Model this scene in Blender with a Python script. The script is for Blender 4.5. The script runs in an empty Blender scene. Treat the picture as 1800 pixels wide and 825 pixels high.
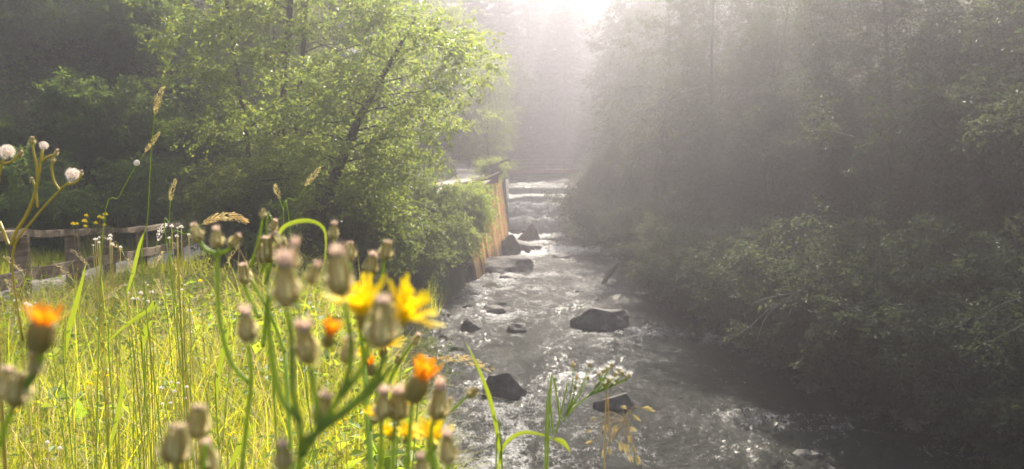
import bpy, math, random
import numpy as np
from mathutils import Vector, Matrix
R = math.radians
rng = np.random.default_rng(7)
random.seed(7)
SC = bpy.context.scene
COL = SC.collection

# ------------------------------------------------------------------ camera, world, sun, exposure
PITCH = R(5.4); ZC = 4.5; F = 1386.0
cam_d = bpy.data.cameras.new('camera'); cam = bpy.data.objects.new('camera', cam_d); COL.objects.link(cam)
cam_d.sensor_width = 36; cam_d.lens = 36 * F / 1800; cam_d.clip_start = 0.02; cam_d.clip_end = 2000
cam.location = (0, 0, ZC); cam.rotation_euler = (R(90) - PITCH, 0, 0)
cam_d.dof.use_dof = True; cam_d.dof.focus_distance = 2.3; cam_d.dof.aperture_fstop = 7.0
SC.camera = cam
SUN_EL, SUN_AZ = R(40), R(13)
w = bpy.data.worlds.new('World'); SC.world = w; w.use_nodes = True
nt = w.node_tree; bg = nt.nodes['Background']
sky = nt.nodes.new('ShaderNodeTexSky'); sky.sky_type = 'NISHITA'; sky.sun_disc = False
sky.sun_elevation = SUN_EL; sky.sun_rotation = SUN_AZ; sky.air_density = 1.0; sky.dust_density = 2.5
hs = nt.nodes.new('ShaderNodeHueSaturation'); hs.inputs['Saturation'].default_value = .45; nt.links.new(sky.outputs[0], hs.inputs['Color']); nt.links.new(hs.outputs[0], bg.inputs[0]); bg.inputs[1].default_value = 0.13
sd = bpy.data.lights.new('sun', 'SUN'); sun = bpy.data.objects.new('sun', sd); COL.objects.link(sun)
sd.energy = 5.0; sd.angle = R(0.5); sd.color = (1.0, 0.90, 0.75)
SDIR = Vector((math.sin(SUN_AZ) * math.cos(SUN_EL), math.cos(SUN_AZ) * math.cos(SUN_EL), math.sin(SUN_EL)))
sun.rotation_euler = SDIR.to_track_quat('Z', 'Y').to_euler(); sun.location = (0, 0, 60)
SC.view_settings.view_transform = 'Standard'; SC.view_settings.look = 'None'
SC.view_settings.exposure = 1.5; SC.view_settings.gamma = 1.0
cy = SC.cycles
cy.use_denoising = True; cy.max_bounces = 6; cy.diffuse_bounces = 2; cy.glossy_bounces = 2; cy.transmission_bounces = 4
cy.transparent_max_bounces = 8; cy.volume_bounces = 0; cy.use_adaptive_sampling = True; cy.adaptive_threshold = 0.02
cy.sample_clamp_indirect = 4.0; cy.caustics_reflective = False; cy.caustics_refractive = False
HAZE_DENSITY, HAZE_G = 0.0056, 0.70

# ------------------------------------------------------------------ helpers
def ray(px, py):
    u = (px - 900) / F; v = (412.5 - py) / F
    return Vector((u, math.cos(PITCH) + v * math.sin(PITCH), -math.sin(PITCH) + v * math.cos(PITCH)))
def pt(px, py, Y):
    d = ray(px, py); return Vector((0, 0, ZC)) + d * (Y / d.y)
_T = np.random.default_rng(3).random((48, 48, 48))
def noise(x, y, z=0.0, s=1.0):
    x = np.asarray(x, float) * s; y = np.asarray(y, float) * s; z = np.asarray(z, float) * s + 0 * x
    xi, yi, zi = np.floor(x).astype(int), np.floor(y).astype(int), np.floor(z).astype(int)
    fx, fy, fz = x - xi, y - yi, z - zi
    fx, fy, fz = [f * f * (3 - 2 * f) for f in (fx, fy, fz)]
    def g(a, b, c): return _T[(xi + a) % 48, (yi + b) % 48, (zi + c) % 48]
    c00 = g(0,0,0)*(1-fx)+g(1,0,0)*fx; c10 = g(0,1,0)*(1-fx)+g(1,1,0)*fx
    c01 = g(0,0,1)*(1-fx)+g(1,0,1)*fx; c11 = g(0,1,1)*(1-fx)+g(1,1,1)*fx
    return ((c00*(1-fy)+c10*fy)*(1-fz) + (c01*(1-fy)+c11*fy)*fz) * 2 - 1
def fbm(x, y, z=0.0, s=1.0, o=4):
    r = 0; a = 1.0; t = 0
    for k in range(o):
        r = r + a * noise(np.asarray(x) + 7.3*k, np.asarray(y) + 3.1*k, np.asarray(z) + 5.7*k, s * 2**k); t += a; a *= 0.5
    return r / t
def sstep(a, b, x):
    t = np.clip((np.asarray(x, float) - a) / (b - a), 0, 1); return t * t * (3 - 2 * t)

def link(o, parent=None):
    COL.objects.link(o)
    if parent is not None: o.parent = parent
    return o
def mesh_np(name, V, tris=None, quads=None, mats=(), smooth=False, parent=None, fm=None, attr=None):
    me = bpy.data.meshes.new(name)
    V = np.asarray(V, np.float32).reshape(-1, 3)
    nt_ = 0 if tris is None else len(tris); nq = 0 if quads is None else len(quads)
    loops = []
    if nt_: loops.append(np.asarray(tris, np.int32).ravel())
    if nq: loops.append(np.asarray(quads, np.int32).ravel())
    loops = np.concatenate(loops) if loops else np.zeros(0, np.int32)
    starts = np.concatenate([np.arange(nt_) * 3, nt_ * 3 + np.arange(nq) * 4]).astype(np.int32)
    me.vertices.add(len(V)); me.vertices.foreach_set('co', V.ravel())
    me.loops.add(len(loops)); me.loops.foreach_set('vertex_index', loops)
    me.polygons.add(nt_ + nq); me.polygons.foreach_set('loop_start', starts)
    if fm is not None: me.polygons.foreach_set('material_index', np.asarray(fm, np.int32))
    me.polygons.foreach_set('use_smooth', np.full(nt_ + nq, smooth))
    for m in (mats if isinstance(mats, (list, tuple)) else [mats]): me.materials.append(m)
    if attr:
        for k, a in attr.items():
            at = me.attributes.new(k, 'FLOAT', 'POINT'); at.data.foreach_set('value', np.asarray(a, np.float32).ravel())
    me.update(calc_edges=True); me.validate()
    o = bpy.data.objects.new(name, me)
    return link(o, parent)
class MB:                                   # collects pieces of ONE mesh
    def __init__(s): s.V = []; s.T = []; s.Q = []; s.n = 0
    def add(s, V, tris=None, quads=None):
        V = np.asarray(V, float).reshape(-1, 3)
        if tris is not None and len(tris): s.T.append(np.asarray(tris, int) + s.n)
        if quads is not None and len(quads): s.Q.append(np.asarray(quads, int) + s.n)
        s.V.append(V); s.n += len(V)
    def build(s, name, mat, parent=None, smooth=False):
        return mesh_np(name, np.concatenate(s.V), np.concatenate(s.T) if s.T else None, np.concatenate(s.Q) if s.Q else None, mat, smooth, parent)
def frame_of(d):
    d = d / (np.linalg.norm(d) + 1e-9)
    a = np.array([0, 0, 1.0]) if abs(d[2]) < 0.9 else np.array([1.0, 0, 0])
    u = np.cross(a, d); u /= np.linalg.norm(u); return u, np.cross(d, u)
def tube(mb, P, r, n=6, cap=True):
    P = np.asarray([tuple(p) for p in P], float); m = len(P)
    r = np.full(m, r) if np.isscalar(r) else np.interp(np.linspace(0, 1, m), np.linspace(0, 1, len(r)), r)
    tg = np.gradient(P, axis=0); u, v = frame_of(tg[0])
    a = np.arange(n) * 2 * math.pi / n; V = np.zeros((m, n, 3))
    for i in range(m):
        t = tg[i] / (np.linalg.norm(tg[i]) + 1e-9)
        u = u - t * np.dot(u, t); u /= np.linalg.norm(u) + 1e-9; v = np.cross(t, u)
        V[i] = P[i] + r[i] * (np.cos(a)[:, None] * u + np.sin(a)[:, None] * v)
    Q = []
    for i in range(m - 1):
        for k in range(n): k2 = (k + 1) % n; Q.append((i*n+k, i*n+k2, (i+1)*n+k2, (i+1)*n+k))
    V = V.reshape(-1, 3); T = []
    if cap:
        V = np.concatenate([V, P[:1], P[-1:]]); a0 = m * n
        for k in range(n): k2 = (k + 1) % n; T.append((a0, k2, k)); T.append((a0 + 1, (m-1)*n+k, (m-1)*n+k2))
    mb.add(V, T, Q)
def curve(P, n=12):                         # catmull-rom through points
    P = [np.array(tuple(p), float) for p in P]
    if len(P) == 2: return [P[0] + (P[1]-P[0]) * t for t in np.linspace(0, 1, n)]
    Q = [2*P[0]-P[1]] + P + [2*P[-1]-P[-2]]; out = []
    seg = max(2, n // (len(P) - 1))
    for i in range(1, len(Q) - 2):
        for t in np.linspace(0, 1, seg, endpoint=(i == len(Q) - 3)):
            a, b, c, d = Q[i-1:i+3]
            out.append(0.5 * (2*b + (c-a)*t + (2*a-5*b+4*c-d)*t*t + (3*b-a-3*c+d)*t**3))
    return out
def box(mb, c, d, rz=0.0, jit=0.0):         # centre, half sizes
    V = np.array([[x, y, z] for x in (-1, 1) for y in (-1, 1) for z in (-1, 1)], float) * np.array(d)
    if jit: V += rng.normal(0, jit, V.shape)
    cs, sn = math.cos(rz), math.sin(rz)
    V = np.stack([V[:, 0]*cs - V[:, 1]*sn, V[:, 0]*sn + V[:, 1]*cs, V[:, 2]], 1) + np.array(tuple(c))
    mb.add(V, None, [(0,1,3,2),(4,6,7,5),(0,4,5,1),(2,3,7,6),(0,2,6,4),(1,5,7,3)])
def lathe(mb, p, d, prof, n=10):            # prof: (t along d, radius)
    p = np.array(tuple(p), float); d = np.array(tuple(d), float); d /= np.linalg.norm(d)
    tube(mb, [p + d * t for t, _ in prof], [max(1e-5, q) for _, q in prof] if False else 0.001, n) if False else None
    u, v = frame_of(d); a = np.arange(n) * 2 * math.pi / n; V = []; Q = []
    for t, q in prof: V.append(p + d * t + q * (np.cos(a)[:, None] * u + np.sin(a)[:, None] * v))
    for i in range(len(prof) - 1):
        for k in range(n): k2 = (k+1) % n; Q.append((i*n+k, i*n+k2, (i+1)*n+k2, (i+1)*n+k))
    mb.add(np.concatenate(V), None, Q)
def blade(mb, P, wd, nrm=(0, -1, 0.3), fold=0.25):   # a strip leaf through points P with width profile
    P = np.asarray([tuple(p) for p in P], float); m = len(P)
    tg = np.gradient(P, axis=0); tg /= np.linalg.norm(tg, axis=1)[:, None] + 1e-9
    nr = np.array(nrm, float); sd_ = np.cross(tg, nr); sd_ /= np.linalg.norm(sd_, axis=1)[:, None] + 1e-9
    up = np.cross(sd_, tg)
    ww = np.interp(np.linspace(0, 1, m), np.linspace(0, 1, len(wd)), wd)[:, None] / 2
    V = np.concatenate([P - sd_*ww + up*ww*fold, P, P + sd_*ww + up*ww*fold]); Q = []
    for i in range(m - 1): Q += [(i, i+1, m+i+1, m+i), (m+i, m+i+1, 2*m+i+1, 2*m+i)]
    mb.add(V, None, Q)
def unit(a): return a / (np.linalg.norm(a, axis=-1, keepdims=True) + 1e-9)
def leaf_arrays(P, D, N, L, W, fold=0.18):
    D = unit(D); S = unit(np.cross(D, N)); N = np.cross(S, D)
    L = np.asarray(L)[:, None]; W = np.asarray(W)[:, None]
    A = P; B = P + D*L*0.45 + S*W*0.5 + N*W*fold; C = P + D*L - N*L*0.08; E = P + D*L*0.45 - S*W*0.5 + N*W*fold
    V = np.stack([A, B, C, E], 1).reshape(-1, 3); i = np.arange(len(P))[:, None] * 4
    T = np.concatenate([i + np.array([[0, 1, 2]]), i + np.array([[0, 2, 3]])], 1).reshape(-1, 3)
    return V, T
def tag(o, label, cat, group=None, kind=None):
    if label: o['label'] = label
    if cat: o['category'] = cat
    if group: o['group'] = group
    if kind: o['kind'] = kind
    return o
def thing(name, loc, label, cat, group=None):
    o = bpy.data.objects.new(name, None); o.location = tuple(loc); o.empty_display_size = 0.2; COL.objects.link(o)
    return tag(o, label, cat, group)
def kids(o): return [c for c in bpy.data.objects if c.parent == o]
def dup(root, loc, rz, sc, label, group=None, rx=0.0):
    r = root.copy(); COL.objects.link(r); r.location = tuple(loc); r.rotation_euler = (rx, 0, rz); r.scale = sc if hasattr(sc, '__len__') else (sc,)*3
    r['label'] = label
    if group: r['group'] = group
    for ch in kids(root):
        c = ch.copy(); COL.objects.link(c); c.parent = r
        for g in kids(ch):
            e = g.copy(); COL.objects.link(e); e.parent = c
    return r

# ------------------------------------------------------------------ materials
def mat(name):
    m = bpy.data.materials.new(name); m.use_nodes = True; n = m.node_tree.nodes; l = m.node_tree.links
    return m, n, l, n['Principled BSDF']
def ramp(n, l, src, stops):
    r = n.new('ShaderNodeValToRGB'); e = r.color_ramp.elements
    e[0].position, e[0].color = stops[0][0], (*stops[0][1], 1)
    e[1].position, e[1].color = stops[-1][0], (*stops[-1][1], 1)
    for p, c in stops[1:-1]: q = e.new(p); q.color = (*c, 1)
    l.new(src, r.inputs[0]); return r
def ntex(n, l, scale, det=5, coord='Object', sc3=None, rough=0.6):
    tc = n.new('ShaderNodeTexCoord'); t = n.new('ShaderNodeTexNoise'); t.inputs['Scale'].default_value = scale
    t.inputs['Detail'].default_value = det; t.inputs['Roughness'].default_value = rough
    if sc3:
        mp = n.new('ShaderNodeMapping'); mp.inputs['Scale'].default_value = sc3; l.new(tc.outputs[coord], mp.inputs[0]); l.new(mp.outputs[0], t.inputs[0])
    else: l.new(tc.outputs[coord], t.inputs[0])
    return t
def noisy(name, scale, stops, rough=0.85, bump=0.3, sc3=None, det=6, dist=0.02, spec=0.3, geo=False):
    m, n, l, b = mat(name); t = ntex(n, l, scale, det, 'Object', sc3)
    r = ramp(n, l, t.outputs[0], stops); l.new(r.outputs[0], b.inputs['Base Color'])
    b.inputs['Roughness'].default_value = rough; b.inputs['Specular IOR Level'].default_value = spec
    if bump:
        t2 = ntex(n, l, scale * 3.1, 5, 'Object', sc3); bp = n.new('ShaderNodeBump'); bp.inputs['Strength'].default_value = bump
        bp.inputs['Distance'].default_value = dist; l.new(t2.outputs[0], bp.inputs['Height']); l.new(bp.outputs[0], b.inputs['Normal'])
    return m
def leafmat(name, c1, c2, tr, trans=0.45, rough=0.45, spec=0.5, rare=None):
    m, n, l, b = mat(name)
    g = n.new('ShaderNodeNewGeometry')
    st = [(0.0, c1), (0.85, c2)]
    if rare: st += [(0.93, rare)]
    r = ramp(n, l, g.outputs['Random Per Island'], st)
    l.new(r.outputs[0], b.inputs['Base Color']); b.inputs['Roughness'].default_value = rough; b.inputs['Specular IOR Level'].default_value = spec
    t = n.new('ShaderNodeBsdfTranslucent')
    mx = n.new('ShaderNodeMix'); mx.data_type = 'RGBA'; mx.blend_type = 'MULTIPLY'; mx.inputs[0].default_value = 1.0
    k = n.new('ShaderNodeMix'); k.data_type = 'RGBA'; k.inputs[6].default_value = (*tr, 1); k.inputs[7].default_value = (tr[0]*1.15, tr[1]*0.88, tr[2]*0.8, 1)
    l.new(g.outputs['Random Per Island'], k.inputs[0]); l.new(k.outputs[2], t.inputs['Color'])
    ms = n.new('ShaderNodeMixShader'); ms.inputs[0].default_value = trans
    l.new(b.outputs[0], ms.inputs[1]); l.new(t.outputs[0], ms.inputs[2]); l.new(ms.outputs[0], n['Material Output'].inputs[0])
    return m
M = {}
M['alder'] = leafmat('alder_leaf', (.045, .085, .018), (.10, .15, .03), (.36, .50, .08), .5, .42, .45)
M['willow'] = leafmat('willow_leaf', (.05, .08, .03), (.10, .135, .05), (.20, .29, .05), .42, .55, .35)
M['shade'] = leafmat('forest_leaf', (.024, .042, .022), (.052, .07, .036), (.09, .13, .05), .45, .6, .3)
M['fern'] = leafmat('undergrowth_leaf', (.05, .10, .025), (.09, .15, .035), (.22, .36, .05), .42, .5, .3)
M['needle'] = leafmat('spruce_needle', (.02, .04, .018), (.045, .065, .028), (.05, .08, .02), .2, .55)
M['grass'] = leafmat('grass_blade', (.05, .11, .012), (.22, .28, .03), (.62, .72, .035), .55, .5, .3, (.50, .44, .24))
M['weed'] = leafmat('meadow_weed_leaf', (.06, .12, .02), (.14, .22, .04), (.40, .58, .04), .5, .5, .35)
M['straw'] = leafmat('dry_grass', (.40, .34, .18), (.58, .50, .30), (.6, .5, .22), .4, .6)
M['stemgreen'] = leafmat('flower_stem', (.16, .25, .05), (.2, .3, .06), (.5, .7, .10), .4, .45)
M['stemyellow'] = leafmat('yellow_stem', (.42, .38, .07), (.5, .42, .08), (.5, .42, .08), .25, .45)
M['bladegreen'] = leafmat('broad_blade', (.12, .20, .03), (.18, .27, .04), (.30, .42, .03), .45, .5, .3)
M['involucre_n'] = noisy('involucre_green', 260, [(.3, (.13, .17, .07)), (.55, (.24, .25, .11)), (.75, (.36, .30, .17))], .8, .5, dist=.002)
M['tuft'] = leafmat('faded_tuft', (.42, .34, .26), (.78, .68, .58), (.72, .58, .46), .5, .8)
M['bract'] = leafmat('pale_bract', (.40, .42, .20), (.58, .54, .34), (.75, .72, .40), .5, .8, .2)
M['involucre'] = leafmat('involucre_green', (.18, .20, .07), (.32, .28, .13), (.58, .54, .22), .35, .75, .2, (.5, .4, .25))
M['petal'] = leafmat('yellow_petal', (.88, .68, .008), (.92, .76, .012), (.98, .82, .01), .45, .6)
M['petal_o'] = leafmat('orange_petal', (.80, .36, .01), (.85, .45, .015), (.95, .42, .01), .45, .6)
M['pappus'] = leafmat('white_pappus', (.85, .82, .78), (.85, .82, .78), (.8, .76, .7), .4, .8)
M['white'] = leafmat('white_flower', (.75, .75, .70), (.85, .85, .8), (.8, .8, .75), .35, .7)
M['spike'] = leafmat('seed_spikelet', (.36, .33, .16), (.55, .48, .25), (.5, .45, .2), .35, .7)
M['bark'] = noisy('bark', 5, [(.3, (.035, .028, .022)), (.7, (.11, .09, .07))], .9, .6, (3, 3, .7))
M['barkpale'] = noisy('pale_bark', 4, [(.3, (.12, .11, .09)), (.7, (.3, .28, .24))], .9, .5, (3, 3, .7))
M['rock'] = noisy('wet_rock', 2.6, [(.25, (.03, .028, .026)), (.5, (.08, .075, .07)), (.72, (.18, .165, .15))], .75, .9, dist=.05, spec=.25)
M['rockmoss'] = noisy('mossy_rock', 3.4, [(.3, (.05, .05, .04)), (.5, (.09, .09, .05)), (.65, (.10, .13, .03)), (.85, (.2, .18, .14))], .75, .8, dist=.05)
M['masonry'] = noisy('weir_stone', 2.2, [(.3, (.06, .055, .05)), (.7, (.2, .18, .16))], .8, .7, dist=.05)
M['ground'] = noisy('forest_soil', .9, [(.3, (.035, .03, .018)), (.5, (.06, .07, .025)), (.7, (.10, .09, .05))], .95, .5, dist=.05)
M['path'] = noisy('gravel_path', 9, [(.3, (.34, .30, .26)), (.7, (.52, .47, .42))], .95, .6, dist=.02)
M['fencewood'] = noisy('weathered_fence_wood', 3.2, [(.25, (.07, .05, .035)), (.5, (.16, .12, .085)), (.75, (.30, .24, .18))], .85, .6, (1.2, 1.2, 6), dist=.01)
M['wallwood'] = noisy('orange_wall_planks', 2.4, [(.25, (.16, .07, .025)), (.42, (.62, .30, .08)), (.6, (.80, .48, .16)), (.85, (.5, .38, .22))], .8, .6, (5, 5, .35), dist=.02)
_n, _l, _b = M['wallwood'].node_tree.nodes, M['wallwood'].node_tree.links, M['wallwood'].node_tree.nodes['Principled BSDF']
_c = _b.inputs['Base Color'].links[0].from_socket; _t = ntex(_n, _l, 1.3, 5, 'Object'); _r = ramp(_n, _l, _t.outputs[0], [(.60, (0, 0, 0)), (.70, (.8, .8, .8))])
_m = _n.new('ShaderNodeMix'); _m.data_type = 'RGBA'; _m.inputs[7].default_value = (.07, .08, .03, 1); _l.new(_r.outputs[0], _m.inputs[0]); _l.new(_c, _m.inputs[6])
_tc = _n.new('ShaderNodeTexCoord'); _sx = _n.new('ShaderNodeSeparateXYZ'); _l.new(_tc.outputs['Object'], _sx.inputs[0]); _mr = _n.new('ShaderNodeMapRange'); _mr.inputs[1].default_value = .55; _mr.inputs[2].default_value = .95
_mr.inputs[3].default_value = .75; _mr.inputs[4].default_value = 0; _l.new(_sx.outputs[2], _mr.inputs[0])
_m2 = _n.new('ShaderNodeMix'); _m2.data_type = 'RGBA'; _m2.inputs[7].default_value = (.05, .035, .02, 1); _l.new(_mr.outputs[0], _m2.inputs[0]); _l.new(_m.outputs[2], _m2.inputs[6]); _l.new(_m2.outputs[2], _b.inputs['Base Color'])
M['steel'] = noisy('rusty_rail', 6, [(.3, (.14, .12, .10)), (.7, (.28, .25, .23))], .6, .2)
M['brown'] = noisy('bridge_beam', 3, [(.3, (.14, .07, .05)), (.7, (.24, .13, .10))], .8, .4)

def watermat(name, foam_gain, base=(.018, .022, .016)):
    m, n, l, b = mat(name)
    b.inputs['Base Color'].default_value = (*base, 1); b.inputs['Roughness'].default_value = .22; b.inputs['IOR'].default_value = 1.33
    b.inputs['Specular IOR Level'].default_value = .5
    t1 = ntex(n, l, 1.0, 6, 'Object', (9, 5.5, 9), .65); t1.inputs['Distortion'].default_value = 1.2
    t2 = ntex(n, l, 1.0, 4, 'Object', (34, 22, 34), .6); t2.inputs['Distortion'].default_value = .6
    ad = n.new('ShaderNodeMath'); ad.operation = 'MULTIPLY_ADD'; ad.inputs[1].default_value = .35
    l.new(t2.outputs[0], ad.inputs[0]); l.new(t1.outputs[0], ad.inputs[2])
    bp = n.new('ShaderNodeBump'); bp.inputs['Strength'].default_value = 1.0; bp.inputs['Distance'].default_value = .16
    l.new(ad.outputs[0], bp.inputs['Height']); l.new(bp.outputs[0], b.inputs['Normal'])
    t0 = ntex(n, l, 1.0, 2, 'Object', (1.1, .5, 1)); m0 = n.new('ShaderNodeMapRange'); m0.inputs[1].default_value = .38; m0.inputs[2].default_value = .6; m0.inputs[3].default_value = .75; l.new(t0.outputs[0], m0.inputs[0]); l.new(m0.outputs[0], bp.inputs['Strength'])
    at = n.new('ShaderNodeAttribute'); at.attribute_name = 'foam'
    t3 = ntex(n, l, 1.0, 7, 'Object', (16, 9, 16), .75); t3.inputs['Distortion'].default_value = 1.5
    s = n.new('ShaderNodeMath'); s.operation = 'ADD'; l.new(at.outputs['Fac'], s.inputs[0]); l.new(t3.outputs[0], s.inputs[1])
    mr = n.new('ShaderNodeMapRange'); mr.inputs[1].default_value = .70; mr.inputs[2].default_value = 1.02; l.new(s.outputs[0], mr.inputs[0])
    fo = n.new('ShaderNodeBsdfPrincipled'); fo.inputs['Base Color'].default_value = (.86, .86, .85, 1); fo.inputs['Roughness'].default_value = .6
    fo.inputs['Subsurface Weight'].default_value = 0; l.new(bp.outputs[0], fo.inputs['Normal'])
    mu = n.new('ShaderNodeMath'); mu.operation = 'MULTIPLY'; mu.inputs[1].default_value = foam_gain; l.new(mr.outputs[0], mu.inputs[0])
    ms = n.new('ShaderNodeMixShader'); l.new(mu.outputs[0], ms.inputs[0]); l.new(b.outputs[0], ms.inputs[1]); l.new(fo.outputs[0], ms.inputs[2])
    l.new(ms.outputs[0], n['Material Output'].inputs[0]); return m
M['water'] = watermat('stream_water', .85)
M['fall'] = watermat('falling_water', .97, (.05, .055, .055))
_n = M['fall'].node_tree.nodes; _l = M['fall'].node_tree.links; _t = _n.new('ShaderNodeBsdfTranslucent'); _t.inputs[0].default_value = (.85, .86, .88, 1)
_m = [q for q in _n if q.type == 'MIX_SHADER'][0]; _f = _m.inputs[2].links[0].from_node; _k = _n.new('ShaderNodeMixShader'); _k.inputs[0].default_value = .6
_l.new(_f.outputs[0], _k.inputs[1]); _l.new(_t.outputs[0], _k.inputs[2]); _l.new(_k.outputs[0], _m.inputs[2])

# ------------------------------------------------------------------ terrain functions
_y = [-40, 0, 6, 11, 14.8, 19, 23.5, 27, 30, 34, 38, 41, 44, 47, 60, 75, 140]
_l = [3.0, 1.6, .3, -1.25, -1.7, -2.0, -1.75, -1.6, -.95, -.5, -.3, -.15, -.15, -.15, .2, 0, -3]
_r = [9, 9, 8.8, 7.6, 6.4, 5.3, 5.1, 5.0, 5.0, 4.7, 4.4, 4.0, 3.6, 3.6, 4.2, 4.5, 3]
def xl(y): return np.interp(y, _y, _l)
def xr(y): return np.interp(y, _y, _r)
def zw(y): return np.interp(y, [-40, 12, 16.1, 16.5, 30, 36.2, 36.9, 43.4, 45.6, 46.6, 60, 140], [-.5, -.03, .0, .05, .14, .2, .36, .45, .5, 2.93, 2.98, 4.0])
def zm(y): return np.interp(y, [-40, 0, 9, 12, 17, 22, 27, 33, 46, 60, 140], [2.6, 2.85, 2.68, 2.38, 2.02, 1.75, 2.4, 3.45, 3.85, 4.6, 9])
_py = [-40, 0, 6, 9.4, 12, 14.5, 17, 20, 24, 28.5, 32, 36, 42, 50, 60, 140]
_px = [-8, -6.6, -6.7, -7.1, -7.9, -8.7, -9.25, -9.6, -8.6, -5.2, -3.0, -1.95, -1.9, -2.6, -4, -8]
def pxc(y): return np.interp(y, _py, _px)
def wbank(y): return np.interp(y, [-40, 5, 11, 15, 24, 26.5, 28, 44, 50], [2.2, 1.5, 1.6, 2.0, 1.6, .5, .35, .35, 2])
def ground(x, y):
    x = np.asarray(x, float); y = np.asarray(y, float)
    W = zw(y); L = xl(y); Rr = xr(y)
    dl = L - x; dr = x - Rr
    wallz = (y > 27) & (y < 43)
    off = np.where(wallz, .25, -.1)
    left = (W - .4) + (zm(y) - W + .4) * sstep(0, 1, (dl - off) / wbank(y))
    dp = (pxc(y) - 1.4) - x
    hill = np.maximum(0, dp - 4.5); hill = .62 * hill - .9 * (1 - np.exp(-hill / 1.6)) * .6
    hill = np.where(y > 24, .62 * np.maximum(0, dp - np.interp(y, [24, 34], [4.5, 1.0])), hill)
    left = left + np.clip(hill, 0, 30) + .12 * np.clip(dp, 0, 5)*0.6
    left = left + .10 * fbm(x, y, 0, .5) * sstep(1.3, 2.5, np.abs(x - pxc(y)))
    right = (W - .4) + 1.15 * np.clip(dr + .3, 0, 2.2) + .68 * np.clip(dr - 1.9, 0, 34)
    right = right + .35 * fbm(x, y, 4, .45) * sstep(.3, 2, dr)
    bed = W - .45 + .1 * fbm(x, y, 2, .8)
    z = np.where(dl > -.1, np.maximum(left, bed), np.where(dr > -.3, np.maximum(right, bed), bed))
    far = sstep(74, 116, y + 0.1*np.abs(x)) * 11
    back = sstep(12, 45, -y) * 5
    return z + far + back
def gz(x, y): return float(ground(np.array([x]), np.array([y]))[0])
def on_water(px, py):
    d = ray(px, py); lo = 5.0
    for Y in np.arange(9, 60, .05):
        p = pt(px, py, Y)
        if p.z <= float(zw(Y)): return p
    return pt(px, py, 45)

# ------------------------------------------------------------------ ground sheet
xs = np.concatenate([np.arange(-62, -16, 1.3), np.arange(-16, -4, .4), np.arange(-4, 9, .18), np.arange(9, 20, .45), np.arange(20, 62.1, 1.3)])
ys = np.concatenate([np.arange(-44, -2, 1.5), np.arange(-2, 50, .25), np.arange(50, 135, 1.2)])
X, Y = np.meshgrid(xs, ys); Z = ground(X, Y)
nx, ny = len(xs), len(ys)
def gridq(nx, ny):
    i = (np.arange(ny-1)[:, None]*nx + np.arange(nx-1)[None]).ravel(); return np.stack([i, i+1, i+nx+1, i+nx], 1)
g_o = mesh_np('ground', np.stack([X, Y, Z], -1), None, gridq(nx, ny), M['ground'], True); tag(g_o, None, None, None, 'structure')
# gravel path sheet
yy = np.arange(-6, 58, .3); c = pxc(yy); tt = np.linspace(-1, 1, 9)
PX = c[:, None] + tt[None] * (1.05 + .12*noise(yy, 0*yy, 5, .7))[:, None]; PY = yy[:, None] + 0*PX
PZ = np.maximum(ground(PX, PY), 0) + .035 - .03*np.abs(tt[None])**3
p_o = mesh_np('path', np.stack([PX, PY, PZ], -1), None, gridq(9, len(yy)), M['path'], True); tag(p_o, None, None, None, 'structure')

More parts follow.
